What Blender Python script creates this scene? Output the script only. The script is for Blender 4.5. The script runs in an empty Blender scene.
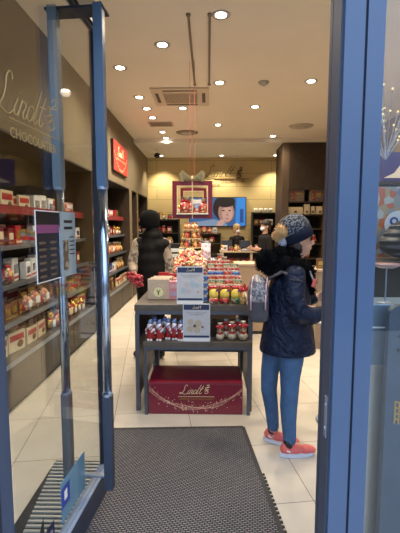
import bpy, bmesh, math, random
from mathutils import Vector, Matrix, Euler
random.seed(7)
sc = bpy.context.scene
COL = sc.collection
PI = math.pi

# ------------------------------------------------------------------ camera, world, exposure
EYE = 1.62
cam_d = bpy.data.cameras.new('camera'); cam = bpy.data.objects.new('camera', cam_d); COL.objects.link(cam)
cam.location = (0, 0, EYE)
cam.rotation_euler = (math.radians(90 - 5.78), 0, math.radians(1.146))
cam_d.sensor_width = 36; cam_d.lens = 36 * 400 / 533; cam_d.clip_start = 0.05
sc.camera = cam
sc.view_settings.view_transform = 'Standard'; sc.view_settings.look = 'None'
sc.view_settings.exposure = 0.36; sc.view_settings.gamma = 1; sc.view_settings.use_curve_mapping = False

w = bpy.data.worlds.new('world'); sc.world = w; w.use_nodes = True
nt = w.node_tree; nt.nodes.clear()
wo = nt.nodes.new('ShaderNodeOutputWorld'); bg = nt.nodes.new('ShaderNodeBackground')
tc = nt.nodes.new('ShaderNodeTexCoord'); sx = nt.nodes.new('ShaderNodeSeparateXYZ')
cr = nt.nodes.new('ShaderNodeValToRGB')
cr.color_ramp.elements[0].position = 0.5; cr.color_ramp.elements[0].color = (.26, .29, .34, 1)
cr.color_ramp.elements[1].position = 0.66; cr.color_ramp.elements[1].color = (1.55, 2.0, 2.85, 1)
mr = nt.nodes.new('ShaderNodeMapRange'); mr.inputs[1].default_value = -1; mr.inputs[2].default_value = 1
nt.links.new(tc.outputs['Generated'], sx.inputs[0]); nt.links.new(sx.outputs[2], mr.inputs[0])
nt.links.new(mr.outputs[0], cr.inputs[0]); nt.links.new(cr.outputs[0], bg.inputs[0]); nt.links.new(bg.outputs[0], wo.inputs[0])
bg.inputs[1].default_value = 0.95

CEIL = 3.6
def area(name, loc, rot, sx_, sy_, power, col):
    l = bpy.data.lights.new(name, 'AREA'); l.shape = 'RECTANGLE'; l.size = sx_; l.size_y = sy_; l.energy = power; l.color = col
    o = bpy.data.objects.new(name, l); COL.objects.link(o); o.location = loc; o.rotation_euler = rot
    return o
WARM = (1.0, .86, .67)
LAMPS = [(0.118, 3.99), (-.505, 4.6), (-1.11, 5.23), (-1.066, 6.39), (-1.041, 6.99), (-1.022, 7.56), (-.43, 6.98), (.156, 5.78),
         (.19, 8.11), (-.968, 8.69), (-.954, 9.27), (1.41, 5.75), (.78, 6.92), (1.43, 9.12),
         (.85, 2.6), (-.6, 2.6), (2.3, 3.2), (2.5, 5.0), (2.5, 7.0)]
LAMP_POWER = 105

# ------------------------------------------------------------------ geometry helpers
_p = math.radians(5.78); _y = math.radians(1.146)
def ray(x, y):
    a = (x - 200) / 400; b = -(y - 266.5) / 400
    d = (a, math.cos(_p) + b * math.sin(_p), -math.sin(_p) + b * math.cos(_p))
    return (d[0] * math.cos(_y) - d[1] * math.sin(_y), d[0] * math.sin(_y) + d[1] * math.cos(_y), d[2])
def PY(x, y, Y):
    d = ray(x, y); t = Y / d[1]; return Vector((d[0] * t, Y, EYE + d[2] * t))
def PX(x, y, X):
    d = ray(x, y); t = X / d[0]; return Vector((X, d[1] * t, EYE + d[2] * t))
def PZ(x, y, z):
    d = ray(x, y); t = (z - EYE) / d[2]; return Vector((d[0] * t, d[1] * t, z))

MATS = {}
def mat(name, col, rough=.6, metal=0, noise=0, nscale=20, bump=0, emit=0, emitcol=None, spec=.5, coat=0, alpha=None):
    if name in MATS: return MATS[name]
    m = bpy.data.materials.new(name); m.use_nodes = True
    n = m.node_tree; b = n.nodes['Principled BSDF']
    b.inputs['Base Color'].default_value = (*col, 1); b.inputs['Roughness'].default_value = rough
    b.inputs['Metallic'].default_value = metal; b.inputs['Specular IOR Level'].default_value = spec
    b.inputs['Coat Weight'].default_value = coat
    if emit:
        b.inputs['Emission Color'].default_value = (*(emitcol or col), 1); b.inputs['Emission Strength'].default_value = emit
    if noise or bump:
        t = n.nodes.new('ShaderNodeTexCoord'); nz = n.nodes.new('ShaderNodeTexNoise'); nz.inputs['Scale'].default_value = nscale
        nz.inputs['Detail'].default_value = 3
        n.links.new(t.outputs['Object'], nz.inputs['Vector'])
        if noise:
            r = n.nodes.new('ShaderNodeValToRGB')
            r.color_ramp.elements[0].position = .3; r.color_ramp.elements[1].position = .7
            r.color_ramp.elements[0].color = (*[c * (1 - noise) for c in col], 1)
            r.color_ramp.elements[1].color = (*[min(1, c * (1 + noise)) for c in col], 1)
            n.links.new(nz.outputs[0], r.inputs[0]); n.links.new(r.outputs[0], b.inputs['Base Color'])
        if bump:
            bp = n.nodes.new('ShaderNodeBump'); bp.inputs['Strength'].default_value = bump; bp.inputs['Distance'].default_value = .01
            n.links.new(nz.outputs[0], bp.inputs['Height']); n.links.new(bp.outputs[0], b.inputs['Normal'])
    MATS[name] = m
    return m
def speckle(name, cols, scale=60, rough=.3, coat=.3, coord='Object'):
    """cells of several colours: printed foil wrappers"""
    if name in MATS: return MATS[name]
    m = bpy.data.materials.new(name); m.use_nodes = True
    n = m.node_tree; b = n.nodes['Principled BSDF']; b.inputs['Roughness'].default_value = rough; b.inputs['Coat Weight'].default_value = coat
    t = n.nodes.new('ShaderNodeTexCoord'); v = n.nodes.new('ShaderNodeTexVoronoi'); v.inputs['Scale'].default_value = scale
    sp = n.nodes.new('ShaderNodeSeparateColor'); r = n.nodes.new('ShaderNodeValToRGB'); r.color_ramp.interpolation = 'CONSTANT'
    n.links.new(t.outputs[coord], v.inputs['Vector']); n.links.new(v.outputs['Color'], sp.inputs[0]); n.links.new(sp.outputs[0], r.inputs[0])
    k = len(cols); r.color_ramp.elements[0].color = (*cols[0], 1); r.color_ramp.elements[0].position = 0
    r.color_ramp.elements[1].color = (*cols[1], 1); r.color_ramp.elements[1].position = 1 / k
    for i in range(2, k):
        e = r.color_ramp.elements.new(i / k); e.color = (*cols[i], 1)
    n.links.new(r.outputs[0], b.inputs['Base Color'])
    MATS[name] = m
    return m

def tag(o, label=None, cat=None, group=None, kind=None):
    if label: o['label'] = label
    if cat: o['category'] = cat
    if group: o['group'] = group
    if kind: o['kind'] = kind
    return o
def empty(name, loc=(0, 0, 0), rz=0, parent=None):
    o = bpy.data.objects.new(name, None); COL.objects.link(o); o.location = loc; o.rotation_euler = (0, 0, rz)
    o.empty_display_size = .05
    if parent: o.parent = parent
    return o
def thing(name, label, cat, loc=(0, 0, 0), rz=0, group=None):
    return tag(empty(name, loc, rz), label, cat, group)

class MB:
    """collects shapes for ONE mesh object"""
    def __init__(s): s.b = bmesh.new()
    def box(s, c, d, rz=0, rx=0, ry=0, bev=0):
        r = bmesh.ops.create_cube(s.b, size=1)
        M = Matrix.Translation(c) @ Euler((rx, ry, rz)).to_matrix().to_4x4() @ Matrix.Diagonal((*d, 1))
        bmesh.ops.transform(s.b, matrix=M, verts=r['verts'])
        if bev:
            es = list({e for v in r['verts'] for e in v.link_edges})
            bmesh.ops.bevel(s.b, geom=es, offset=bev, segments=2, affect='EDGES', profile=.6)
        return s
    def b2(s, a, c, bev=0):
        return s.box([(a[i] + c[i]) / 2 for i in range(3)], [abs(c[i] - a[i]) for i in range(3)], bev=bev)
    def ell(s, c, r, rot=(0, 0, 0), seg=16, ring=10):
        q = bmesh.ops.create_uvsphere(s.b, u_segments=seg, v_segments=ring, radius=1)
        if isinstance(r, (int, float)): r = (r, r, r)
        M = Matrix.Translation(c) @ Euler(rot).to_matrix().to_4x4() @ Matrix.Diagonal((*r, 1))
        bmesh.ops.transform(s.b, matrix=M, verts=q['verts']); return s
    def cone(s, a, b, ra, rb, seg=16, caps=True):
        a = Vector(a); b = Vector(b); L = (b - a).length
        q = bmesh.ops.create_cone(s.b, cap_ends=caps, segments=seg, radius1=ra, radius2=rb, depth=L)
        M = Matrix.Translation((a + b) / 2) @ (b - a).to_track_quat('Z', 'Y').to_matrix().to_4x4()
        bmesh.ops.transform(s.b, matrix=M, verts=q['verts']); return s
    def caps(s, a, ra, b, rb, flat=1):
        """tapered capsule"""
        s.cone(a, b, ra, rb, 14); s.ell(a, ra, seg=14, ring=8); s.ell(b, rb, seg=14, ring=8); return s
    def chain(s, pts):
        for (a, ra), (b, rb) in zip(pts, pts[1:]): s.caps(a, ra, b, rb)
        return s
    def lathe(s, prof, c=(0, 0, 0), seg=18, sy=1):
        rows = []
        for r, z in prof:
            rows.append([s.b.verts.new((c[0] + r * math.cos(2 * PI * k / seg), c[1] + sy * r * math.sin(2 * PI * k / seg), c[2] + z)) for k in range(seg)])
        for A, B in zip(rows, rows[1:]):
            for k in range(seg): s.b.faces.new((A[k], A[(k + 1) % seg], B[(k + 1) % seg], B[k]))
        s.b.faces.new(rows[0][::-1]); s.b.faces.new(rows[-1]); return s
    def prism(s, pts, t, M=None):
        """polygon pts (x,z) extruded by t along y"""
        M = M or Matrix()
        A = [s.b.verts.new(M @ Vector((x, 0, z))) for x, z in pts]; B = [s.b.verts.new(M @ Vector((x, t, z))) for x, z in pts]
        s.b.faces.new(A); s.b.faces.new(B[::-1])
        n = len(pts)
        for k in range(n): s.b.faces.new((A[k], B[k], B[(k + 1) % n], A[(k + 1) % n]))
        return s
    def quad(s, pts, t=0):
        v = [s.b.verts.new(p) for p in pts]; f = s.b.faces.new(v)
        if t:
            r = bmesh.ops.extrude_face_region(s.b, geom=[f]); vs = [e for e in r['geom'] if isinstance(e, bmesh.types.BMVert)]
            bmesh.ops.translate(s.b, vec=(0, 0, t), verts=vs)
        return s
    def xform(s, M): bmesh.ops.transform(s.b, matrix=M, verts=s.b.verts[:]); return s
    def build(s, name, m, parent=None, smooth=False, loc=None):
        bmesh.ops.recalc_face_normals(s.b, faces=s.b.faces[:])
        me = bpy.data.meshes.new(name); s.b.to_mesh(me); s.b.free()
        if smooth:
            for p in me.polygons: p.use_smooth = True
        me.materials.append(m)
        o = bpy.data.objects.new(name, me); COL.objects.link(o)
        if parent: o.parent = parent
        if loc is not None: o.location = loc
        return o
def blob(mb, name, m, parent=None, voxel=.012, smooth=4):
    """fuses the collected shapes into one continuous skin"""
    o = mb.build(name, m, parent)
    r = o.modifiers.new('r', 'REMESH'); r.mode = 'VOXEL'; r.voxel_size = voxel
    q = o.modifiers.new('s', 'SMOOTH'); q.iterations = smooth; q.factor = .6
    bpy.context.view_layer.update()
    dg = bpy.context.evaluated_depsgraph_get()
    me = bpy.data.meshes.new_from_object(o.evaluated_get(dg))
    o.modifiers.clear(); old = o.data; o.data = me; bpy.data.meshes.remove(old)
    for p in me.polygons: p.use_smooth = True
    if not me.materials: me.materials.append(m)
    me.name = name
    return o
def struct(name, mb, m, parent=None, smooth=False):
    o = mb.build(name, m, parent, smooth)
    if not parent: o['kind'] = 'structure'
    return o
def copy_tree(o, parent=None):
    c = o.copy(); COL.objects.link(c)
    if parent: c.parent = parent
    for ch in list(o.children): copy_tree(ch, c)
    return c

# script lettering drawn as strokes
LET = {'L': [[(.95, 1.75), (.75, 2.1), (.42, 1.8), (.45, 1.2), (.22, .35), (-.2, .0), (-.42, .18), (-.15, .32), (.4, .02), (1.0, -.08), (1.35, .22)]],
       'i': [[(1.62, .9), (1.42, .2), (1.55, .0), (1.85, .3)], [(1.72, 1.25), (1.76, 1.33)]],
       'n': [[(2.05, .95), (1.82, .0)], [(1.88, .45), (2.25, .92), (2.45, .85), (2.28, .15), (2.42, .0), (2.7, .3)]],
       'd': [[(3.4, .8), (3.05, .92), (2.75, .5), (2.8, .05), (3.1, .08), (3.4, .65)], [(3.98, 2.1), (3.5, .5), (3.42, .1), (3.6, .0), (3.85, .3)]],
       't': [[(4.55, 1.9), (4.05, .25), (4.15, .0), (4.5, .3)], [(3.95, 1.15), (4.65, 1.25)]]}
EMB = [[(5.3, 1.9), (5.55, 2.15), (5.8, 1.95), (5.5, 1.6), (5.2, 1.2), (5.5, .8), (5.9, .5), (5.6, .1), (5.2, .25)],
       [(5.0, 1.5), (5.4, 1.45), (6.0, 1.6)], [(5.0, .9), (5.5, 1.1), (6.0, 1.0)], [(5.2, .5), (5.7, .8), (6.05, .3)]]
def to_mesh(o):
    bpy.context.view_layer.update()
    me = bpy.data.meshes.new_from_object(o.evaluated_get(bpy.context.evaluated_depsgraph_get()))
    n = bpy.data.objects.new(o.name, me); par = o.parent; mb_ = o.matrix_basis.copy(); nm = o.name
    bpy.data.objects.remove(o); n.name = nm; COL.objects.link(n); n.parent = par; n.matrix_basis = mb_
    return n
def script(name, M, size, thick, m, parent=None, emblem=True, word=True):
    """M maps local x (right), y (up), z (out) to the parent's space"""
    cu = bpy.data.curves.new(name, 'CURVE'); cu.dimensions = '3D'; cu.bevel_depth = thick; cu.bevel_resolution = 1; cu.resolution_u = 5
    st = ([s for k in 'Lindt' for s in LET[k]] if word else []) + (EMB if emblem else [])
    for s in st:
        sp = cu.splines.new('BEZIER'); sp.bezier_points.add(len(s) - 1)
        for p, (x, y) in zip(sp.bezier_points, s):
            p.co = ((x + .28 * y - .2) * size, y * size, 0); p.handle_left_type = p.handle_right_type = 'AUTO'
    cu.materials.append(m)
    o = bpy.data.objects.new(name, cu); COL.objects.link(o); o.matrix_local = M
    if parent: o.parent = parent
    o.matrix_basis = M
    return to_mesh(o)
def text(name, s, M, size, m, parent=None, ext=.0015, align='CENTER'):
    cu = bpy.data.curves.new(name, 'FONT'); cu.body = s; cu.size = size; cu.align_x = align; cu.extrude = ext; cu.resolution_u = 2
    cu.materials.append(m); o = bpy.data.objects.new(name, cu); COL.objects.link(o)
    if parent: o.parent = parent
    o.matrix_basis = M
    return to_mesh(o)
def frontM(x, y, z): return Matrix.Translation((x, y, z)) @ Matrix.Rotation(PI / 2, 4, 'X')             # faces -Y
def wallLM(x, y, z): return Matrix.Translation((x, y, z)) @ Matrix.Rotation(PI / 2, 4, 'Z') @ Matrix.Rotation(PI / 2, 4, 'X')  # faces +X

# ------------------------------------------------------------------ materials
M_frame = mat('blue_grey_frame', (.048, .085, .155), .32, .0, noise=.05, nscale=3, coat=.2)
M_gasket = mat('dark_gasket', (.012, .016, .03), .5)
M_reveal = mat('slate_and_reveal_shade', (.030, .040, .062), .55)  # dark slate parts; also stands in for shade on the right jamb's side
M_chrome = mat('polished_steel', (.45, .55, .72), .12, 1.0, noise=.03, nscale=4)
M_satin = mat('satin_steel', (.34, .40, .50), .35, .9, noise=.05, nscale=6)
M_ceil = mat('ceiling_plaster', (.80, .73, .62), .9, noise=.02, nscale=2)
M_soffit = mat('soffit_white', (.72, .68, .6), .9, noise=.02)
M_gold = mat('gold_letter', (.50, .34, .10), .35, .8, noise=.1)
M_goldw = mat('pale_gold', (.80, .66, .38), .35, .3, noise=.1)
M_wood = mat('dark_walnut', (.036, .023, .013), .45, noise=.25, nscale=8)
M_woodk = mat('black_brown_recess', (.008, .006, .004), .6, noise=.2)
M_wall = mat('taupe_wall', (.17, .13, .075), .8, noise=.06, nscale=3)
M_shelf = mat('shelf_grey_brown', (.065, .052, .038), .4, noise=.15, nscale=12)
M_tabletop = mat('table_taupe_oak', (.085, .068, .052), .45, noise=.2, nscale=15)
M_tabmetal = mat('blue_grey_table_metal', (.11, .115, .135), .35, .6)
M_tabside = mat('navy_panel', (.02, .03, .07), .4, noise=.1)
M_burg = mat('burgundy_card', (.17, .008, .022), .38, noise=.08, nscale=6, coat=.2)
M_red = mat('bright_red', (.42, .012, .016), .3, coat=.4, noise=.1)
M_white = mat('white_card', (.75, .73, .70), .5, noise=.03)
M_cream = mat('cream_card', (.66, .55, .36), .6, noise=.05)
M_black = mat('black_plastic', (.01, .01, .012), .35, noise=.1)
M_skin = mat('skin', (.52, .29, .20), .5, noise=.06, nscale=30)
M_mask = mat('face_mask_white', (.62, .64, .66), .7, noise=.05)

def floor_mat():
    m = bpy.data.materials.new('floor_tiles'); m.use_nodes = True; n = m.node_tree; b = n.nodes['Principled BSDF']
    t = n.nodes.new('ShaderNodeTexCoord'); mp = n.nodes.new('ShaderNodeMapping')
    mp.inputs['Rotation'].default_value = (0, 0, -math.radians(8.3)); mp.inputs['Location'].default_value = (-.315 + 12.6, -2.118 + 12.6, 0)
    br = n.nodes.new('ShaderNodeTexBrick'); br.offset = 0; br.inputs['Scale'].default_value = 1
    br.inputs['Brick Width'].default_value = .63; br.inputs['Row Height'].default_value = .63; br.inputs['Mortar Size'].default_value = .0028
    br.inputs['Mortar Smooth'].default_value = .2
    br.inputs['Color1'].default_value = (.52, .46, .37, 1); br.inputs['Color2'].default_value = (.56, .50, .41, 1); br.inputs['Mortar'].default_value = (.16, .13, .10, 1)
    nz = n.nodes.new('ShaderNodeTexNoise'); nz.inputs['Scale'].default_value = 5; nz.inputs['Detail'].default_value = 6
    mx = n.nodes.new('ShaderNodeMix'); mx.data_type = 'RGBA'; mx.blend_type = 'MULTIPLY'; mx.inputs[0].default_value = .35
    r = n.nodes.new('ShaderNodeValToRGB'); r.color_ramp.elements[0].position = .3; r.color_ramp.elements[0].color = (.72, .72, .72, 1); r.color_ramp.elements[1].position = .65
    n.links.new(t.outputs['Object'], mp.inputs[0]); n.links.new(mp.outputs[0], br.inputs['Vector']); n.links.new(mp.outputs[0], nz.inputs['Vector'])
    n.links.new(nz.outputs[0], r.inputs[0]); n.links.new(br.outputs['Color'], mx.inputs[6]); n.links.new(r.outputs[0], mx.inputs[7])
    n.links.new(mx.outputs[2], b.inputs['Base Color']); b.inputs['Roughness'].default_value = .38; b.inputs['Specular IOR Level'].default_value = .4
    return m
def mat_mat():
    m = bpy.data.materials.new('woven_mat'); m.use_nodes = True; n = m.node_tree; b = n.nodes['Principled BSDF']
    t = n.nodes.new('ShaderNodeTexCoord'); mp = n.nodes.new('ShaderNodeMapping'); mp.inputs['Rotation'].default_value = (0, 0, .12)
    mp.inputs['Scale'].default_value = (1, 1, 1)
    br = n.nodes.new('ShaderNodeTexBrick'); br.offset = .5; br.inputs['Scale'].default_value = 1
    br.inputs['Brick Width'].default_value = .027; br.inputs['Row Height'].default_value = .0135; br.inputs['Mortar Size'].default_value = .0042
    br.inputs['Mortar Smooth'].default_value = .3
    br.inputs['Color1'].default_value = (.25, .225, .215, 1); br.inputs['Color2'].default_value = (.19, .175, .17, 1); br.inputs['Mortar'].default_value = (.018, .018, .022, 1)
    n.links.new(t.outputs['Object'], mp.inputs[0]); n.links.new(mp.outputs[0], br.inputs['Vector']); n.links.new(br.outputs['Color'], b.inputs['Base Color'])
    b.inputs['Roughness'].default_value = .9
    bp = n.nodes.new('ShaderNodeBump'); bp.inputs['Distance'].default_value = .004; n.links.new(br.outputs['Fac'], bp.inputs['Height']); bp.invert = True
    n.links.new(bp.outputs[0], b.inputs['Normal'])
    return m
def glass_mat(name, tint=(.93, .95, .94)):
    m = bpy.data.materials.new(name); m.use_nodes = True; n = m.node_tree; n.nodes.clear()
    o = n.nodes.new('ShaderNodeOutputMaterial'); mx = n.nodes.new('ShaderNodeMixShader'); tr = n.nodes.new('ShaderNodeBsdfTransparent'); gl = n.nodes.new('ShaderNodeBsdfGlossy')
    fr = n.nodes.new('ShaderNodeFresnel'); ge = n.nodes.new('ShaderNodeNewGeometry'); im = n.nodes.new('ShaderNodeMapRange'); im.inputs[3].default_value = 1.5; im.inputs[4].default_value = 1 / 1.5; n.links.new(ge.outputs['Backfacing'], im.inputs[0]); n.links.new(im.outputs[0], fr.inputs[0]); gl.inputs['Roughness'].default_value = 0
    tr.inputs[0].default_value = (*tint, 1)
    n.links.new(fr.outputs[0], mx.inputs[0]); n.links.new(tr.outputs[0], mx.inputs[1]); n.links.new(gl.outputs[0], mx.inputs[2]); n.links.new(mx.outputs[0], o.inputs[0])
    return m
M_glass = glass_mat('clear_glass')
def panel_wall_mat():
    m = bpy.data.materials.new('gold_stone_panels'); m.use_nodes = True; n = m.node_tree; b = n.nodes['Principled BSDF']
    t = n.nodes.new('ShaderNodeTexCoord'); mp = n.nodes.new('ShaderNodeMapping'); mp.inputs['Rotation'].default_value = (PI / 2, 0, 0)
    mp.inputs['Location'].default_value = (20, 20, 0)
    br = n.nodes.new('ShaderNodeTexBrick'); br.offset = .4; br.inputs['Scale'].default_value = 1
    br.inputs['Brick Width'].default_value = 1.6; br.inputs['Row Height'].default_value = .36; br.inputs['Mortar Size'].default_value = .012
    br.inputs['Color1'].default_value = (.60, .47, .24, 1); br.inputs['Color2'].default_value = (.55, .43, .215, 1); br.inputs['Mortar'].default_value = (.42, .32, .15, 1)
    n.links.new(t.outputs['Object'], mp.inputs[0]); n.links.new(mp.outputs[0], br.inputs['Vector']); n.links.new(br.outputs['Color'], b.inputs['Base Color'])
    b.inputs['Roughness'].default_value = .7
    return m

# ------------------------------------------------------------------ the room
WL, WR, BACK = -1.7, 3.4, 11.4
struct('floor', MB().b2((-4.5, -3.5, -.1), (4.5, 11.6, 0)), floor_mat())
struct('ceiling', MB().b2((-2.4, 1.25, CEIL), (4.2, 11.6, CEIL + .1)), M_ceil)
struct('trim_1', MB().b2((WL, 9.35, CEIL - .09), (WR, BACK, CEIL)), M_soffit)
struct('wall_back', MB().b2((-2.4, BACK, 0), (4.2, BACK + .15, CEIL)), panel_wall_mat())
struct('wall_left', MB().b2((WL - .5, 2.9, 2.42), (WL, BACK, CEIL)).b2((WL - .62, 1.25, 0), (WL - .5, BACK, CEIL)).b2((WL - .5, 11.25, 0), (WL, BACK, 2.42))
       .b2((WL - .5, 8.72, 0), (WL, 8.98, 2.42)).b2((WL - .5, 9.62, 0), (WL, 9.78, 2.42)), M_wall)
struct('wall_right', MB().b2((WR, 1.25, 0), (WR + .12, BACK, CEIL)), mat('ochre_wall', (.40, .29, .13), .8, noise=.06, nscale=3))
struct('wall_front', MB().b2((-2.4, 1.22, 2.95), (4.2, 1.40, CEIL)).b2((-2.4, 1.22, 0), (-1.95, 1.40, 2.95)).b2((3.2, 1.22, 0), (4.2, 1.40, 2.95)), M_frame)

# right-hand frame post of the doorway, with its groove
pr = tag(empty('door_frame', (0, 0, 0)), kind='structure'); pr.name = 'trim_2'
MB().b2((.402, 1.25, 0), (.462, 1.375, 2.95), .002).b2((.470, 1.252, 0), (.522, 1.375, 2.95), .002).build('jamb_profile', M_frame, pr)
MB().b2((.4605, 1.262, 0), (.472, 1.36, 2.95)).build('groove_gasket', M_gasket, pr)
MB().b2((.394, 1.262, 0), (.4025, 1.375, 2.95)).build('reveal_shade_strip', M_reveal, pr)  # side face of the blue jamb, its shade put into a dark colour
MB().b2((.3932, 1.345, 0), (.3945, 1.352, 2.95)).build('reveal_gasket', M_gasket, pr)
MB().b2((.390, 1.272, .92), (.3945, 1.292, 1.06)).cone((.388, 1.282, .95), (.395, 1.282, .95), .006, .006, 10).cone((.388, 1.282, 1.03), (.395, 1.282, 1.03), .006, .006, 10).build('strike_plate', M_satin, pr)
pl = tag(empty('trim_3', (0, 0, 0)), kind='structure')
LPX = PY(1.6, 270, 1.39).x
MB().b2((-.92, 1.25, 0), (LPX, 1.39, 2.95), .002).build('jamb_profile', M_frame, pl)
MB().b2((LPX - .001, 1.252, 0), (LPX + .0015, 1.388, 2.95)).build('reveal_shade_strip', mat('shaded_blue_reveal', (.05, .075, .13), .5), pl)  # jamb face turned sideways; its shade is painted as a darker blue
MB().b2((LPX - .001, 1.29, 0), (LPX + .003, 1.30, 2.95)).build('reveal_gasket', M_gasket, pl)
struct('trim_4', MB().b2((-.9, 1.25, 2.86), (.522, 1.39, 2.95)), M_frame)
# side windows
for nm, x0, x1 in (('window_1', .522, 3.2), ('window_2', -1.95, -.90)):
    wn = tag(empty(nm, (0, 0, 0)), kind='structure')
    MB().b2((x0, 1.31, .12), (x1, 1.325, 2.9)).build('pane', M_glass, wn)
    MB().b2((x0, 1.27, 0), (x1, 1.37, .12)).b2((x0, 1.27, 2.88), (x1, 1.37, 2.95)).build('window_frame', M_frame, wn)

# ------------------------------------------------------------------ open glass door leaf (local +x runs from hinge to free stile)
ang = math.atan2(.9966, .0822)
door = tag(empty('door_1', (-.7095, 1.42, 0), ang), kind='structure')
L, TH = .94, .05
MB().b2((0, -TH / 2, .012), (L, TH / 2, .155), .002).build('bottom_rail', mat('dark_rail', (.022, .033, .06), .3, noise=.05), door)
MB().b2((0, -TH / 2 - .002, .1555), (L, TH / 2 + .002, .163)).b2((.05, -.010, .163), (L - .05, .010, .176)).build('bottom_gasket', mat('pale_gasket', (.25, .30, .38), .4), door)
MB().b2((0, -TH / 2, 2.70), (L, TH / 2, 2.83), .002).build('top_rail', mat('bronze_rail', (.10, .085, .075), .3, .5), door)
MB().b2((.04, -.012, 2.68), (L, .012, 2.70)).build('top_gasket', M_gasket, door)
MB().b2((L - .05, -TH / 2, .155), (L, TH / 2, 2.70), .002).build('free_stile', M_reveal, door)
MB().b2((L - .062, -.016, .16), (L - .05, .016, 2.70)).build('stile_gasket', M_gasket, door)
MB().b2((-.045, -.005, .165), (L - .05, .005, 2.69)).build('pane', M_glass, door)
HX, OFF = .60, .112
for sgn, nm in ((-1, 'pull_handle'), (1, 'pull_handle')):
    yy = -.137 if sgn < 0 else .088
    h = MB().box((HX, yy, 2.24), (.046, .046, .86), bev=.003).build(nm, mat('mid_blue_metal', (.075, .13, .21), .3) if sgn < 0 else mat('sky_lit_blue_metal', (.17, .23, .29), .3), door)  # the paler bar has reflected sky brightness put into its colour
    MB().cone((HX, yy, .745), (HX, yy, 1.81), .023, .023, 24).build('grip_tube', M_chrome, h, True)
    MB().cone((HX, yy, 1.80), (HX, yy, 1.815), .026, .026, 24).cone((HX, yy, .735), (HX, yy, .75), .026, .026, 24).build('grip_ring', M_satin, h)
    MB().box((HX, yy, .48), (.046, .046, .52), bev=.003).build('lower_bar', M_reveal if sgn < 0 else mat('dark_satin', (.16, .17, .19), .4, .5), h)
MB().box((HX + .03, -.02, 2.655), (.10, .29, .012), bev=.002).build('top_bracket', M_gasket, door)
MB().box((HX, -.02, .29), (.03, .22, .012), bev=.002).build('bottom_bracket', M_satin, door)
dinv = Matrix.Translation((-.7095, 1.42, 0)) @ Matrix.Rotation(ang, 4, 'Z')
def on_leaf(u, v, z): return dinv @ Vector((u, v, z))
def leaf_thing(name, label, cat, u, z):
    t = thing(name, label, cat, on_leaf(u, -.0085, z), ang); return t
# notices on the glass
t = leaf_thing('window_notice', 'dark notice sheet with rows of small pictures stuck on the open glass door', 'notice', .17, 1.39)
MB().b2((0, -.001, 0), (.205, .0015, .29)).build('sheet', M_black, t)
MB().b2((0, -.002, .2), (.205, -.001, .235)).build('purple_band', mat('purple_ink', (.20, .05, .14), .5), t)
for c in range(2):
    for k in range(6): MB().b2((.02 + c * .095, -.002, .015 + k * .028), (.075 + c * .095, -.001, .025 + k * .028)).build('picture_row', mat('brown_print', (.12, .085, .05), .6), t)
MB().b2((-.004, -.002, -.004), (.209, .0016, 0)).b2((-.004, -.002, .29), (.209, .0016, .294)).b2((-.004, -.002, 0), (0, .0016, .29)).build('white_border', M_white, t)
t = leaf_thing('window_notice', 'pale blue notice sheet with a small photo stuck on the open glass door', 'notice', .39, 1.385)
MB().b2((0, -.001, 0), (.16, .0015, .30)).build('sheet', mat('pale_blue_paper', (.26, .32, .34), .6, noise=.05), t)
MB().b2((.02, -.002, .03), (.075, -.001, .17)).build('photo', speckle('notice_photo', [(.1, .08, .05), (.3, .25, .15), (.05, .05, .05)], 50), t)
for k in range(5): MB().b2((.09, -.002, .18 - k * .02), (.145, -.001, .185 - k * .02)).build('text_line', M_black, t)
for k in range(2): MB().b2((.035, -.002, .25 - k * .03), (.125, -.001, .262 - k * .03)).build('text_line', M_black, t)
t = leaf_thing('door_sticker', 'translucent light blue sticker low on the open glass door', 'sticker', .30, .235)
MB().b2((0, -.001, 0), (.28, .001, .20)).build('film', mat('light_blue_film', (.12, .24, .33), .4, noise=.06), t)
MB().b2((.0, -.002, .07), (.09, -.001, .17)).build('emblem_patch', mat('deep_blue', (.03, .06, .30), .4), t)
MB().b2((.03, -.003, .10), (.06, -.002, .145)).build('emblem_mark', M_white, t)
t = leaf_thing('door_sticker', 'small dark sticker near the bottom rail of the open door', 'sticker', .155, .22)
MB().b2((0, -.001, 0), (.07, .001, .10)).build('film', mat('ink_blue', (.015, .015, .045), .4), t)
MB().b2((.02, -.002, .03), (.05, -.001, .07)).build('emblem_mark', mat('grey_print', (.25, .25, .3), .5), t)
t = leaf_thing('door_sticker', 'slanted black triangular sticker at the hinge end of the open door', 'sticker', .05, .27)
MB().prism([(0, 0), (.085, 0), (.085, .13)], .002, Matrix.Translation((0, -.001, 0))).build('film', M_black, t)
MB().b2((.045, -.002, .02), (.075, -.001, .035)).build('emblem_mark', M_white, t)
# added gold script in place of a wall sign reflected in the glass
t = leaf_thing('reflected_lettering', 'gold script standing in for a wall sign reflected in the open door glass', 'lettering', .035, 2.02)
script('script_word', Matrix.Rotation(PI / 2, 4, 'X') @ Matrix.Translation((-.07, 0, .001)), .068, .0022, mat('reflected_gold_letter', (.42, .31, .13), .4, .5), t)
MB().b2((-.02, -.002, -.022), (.36, 0, -.018)).build('underline', MATS['reflected_gold_letter'], t)
text('small_word', 'CHOCOLATIER', Matrix.Translation((.16, -.001, -.085)) @ Matrix.Rotation(PI / 2, 4, 'X'), .052, MATS['reflected_gold_letter'], t, .001)

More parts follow.
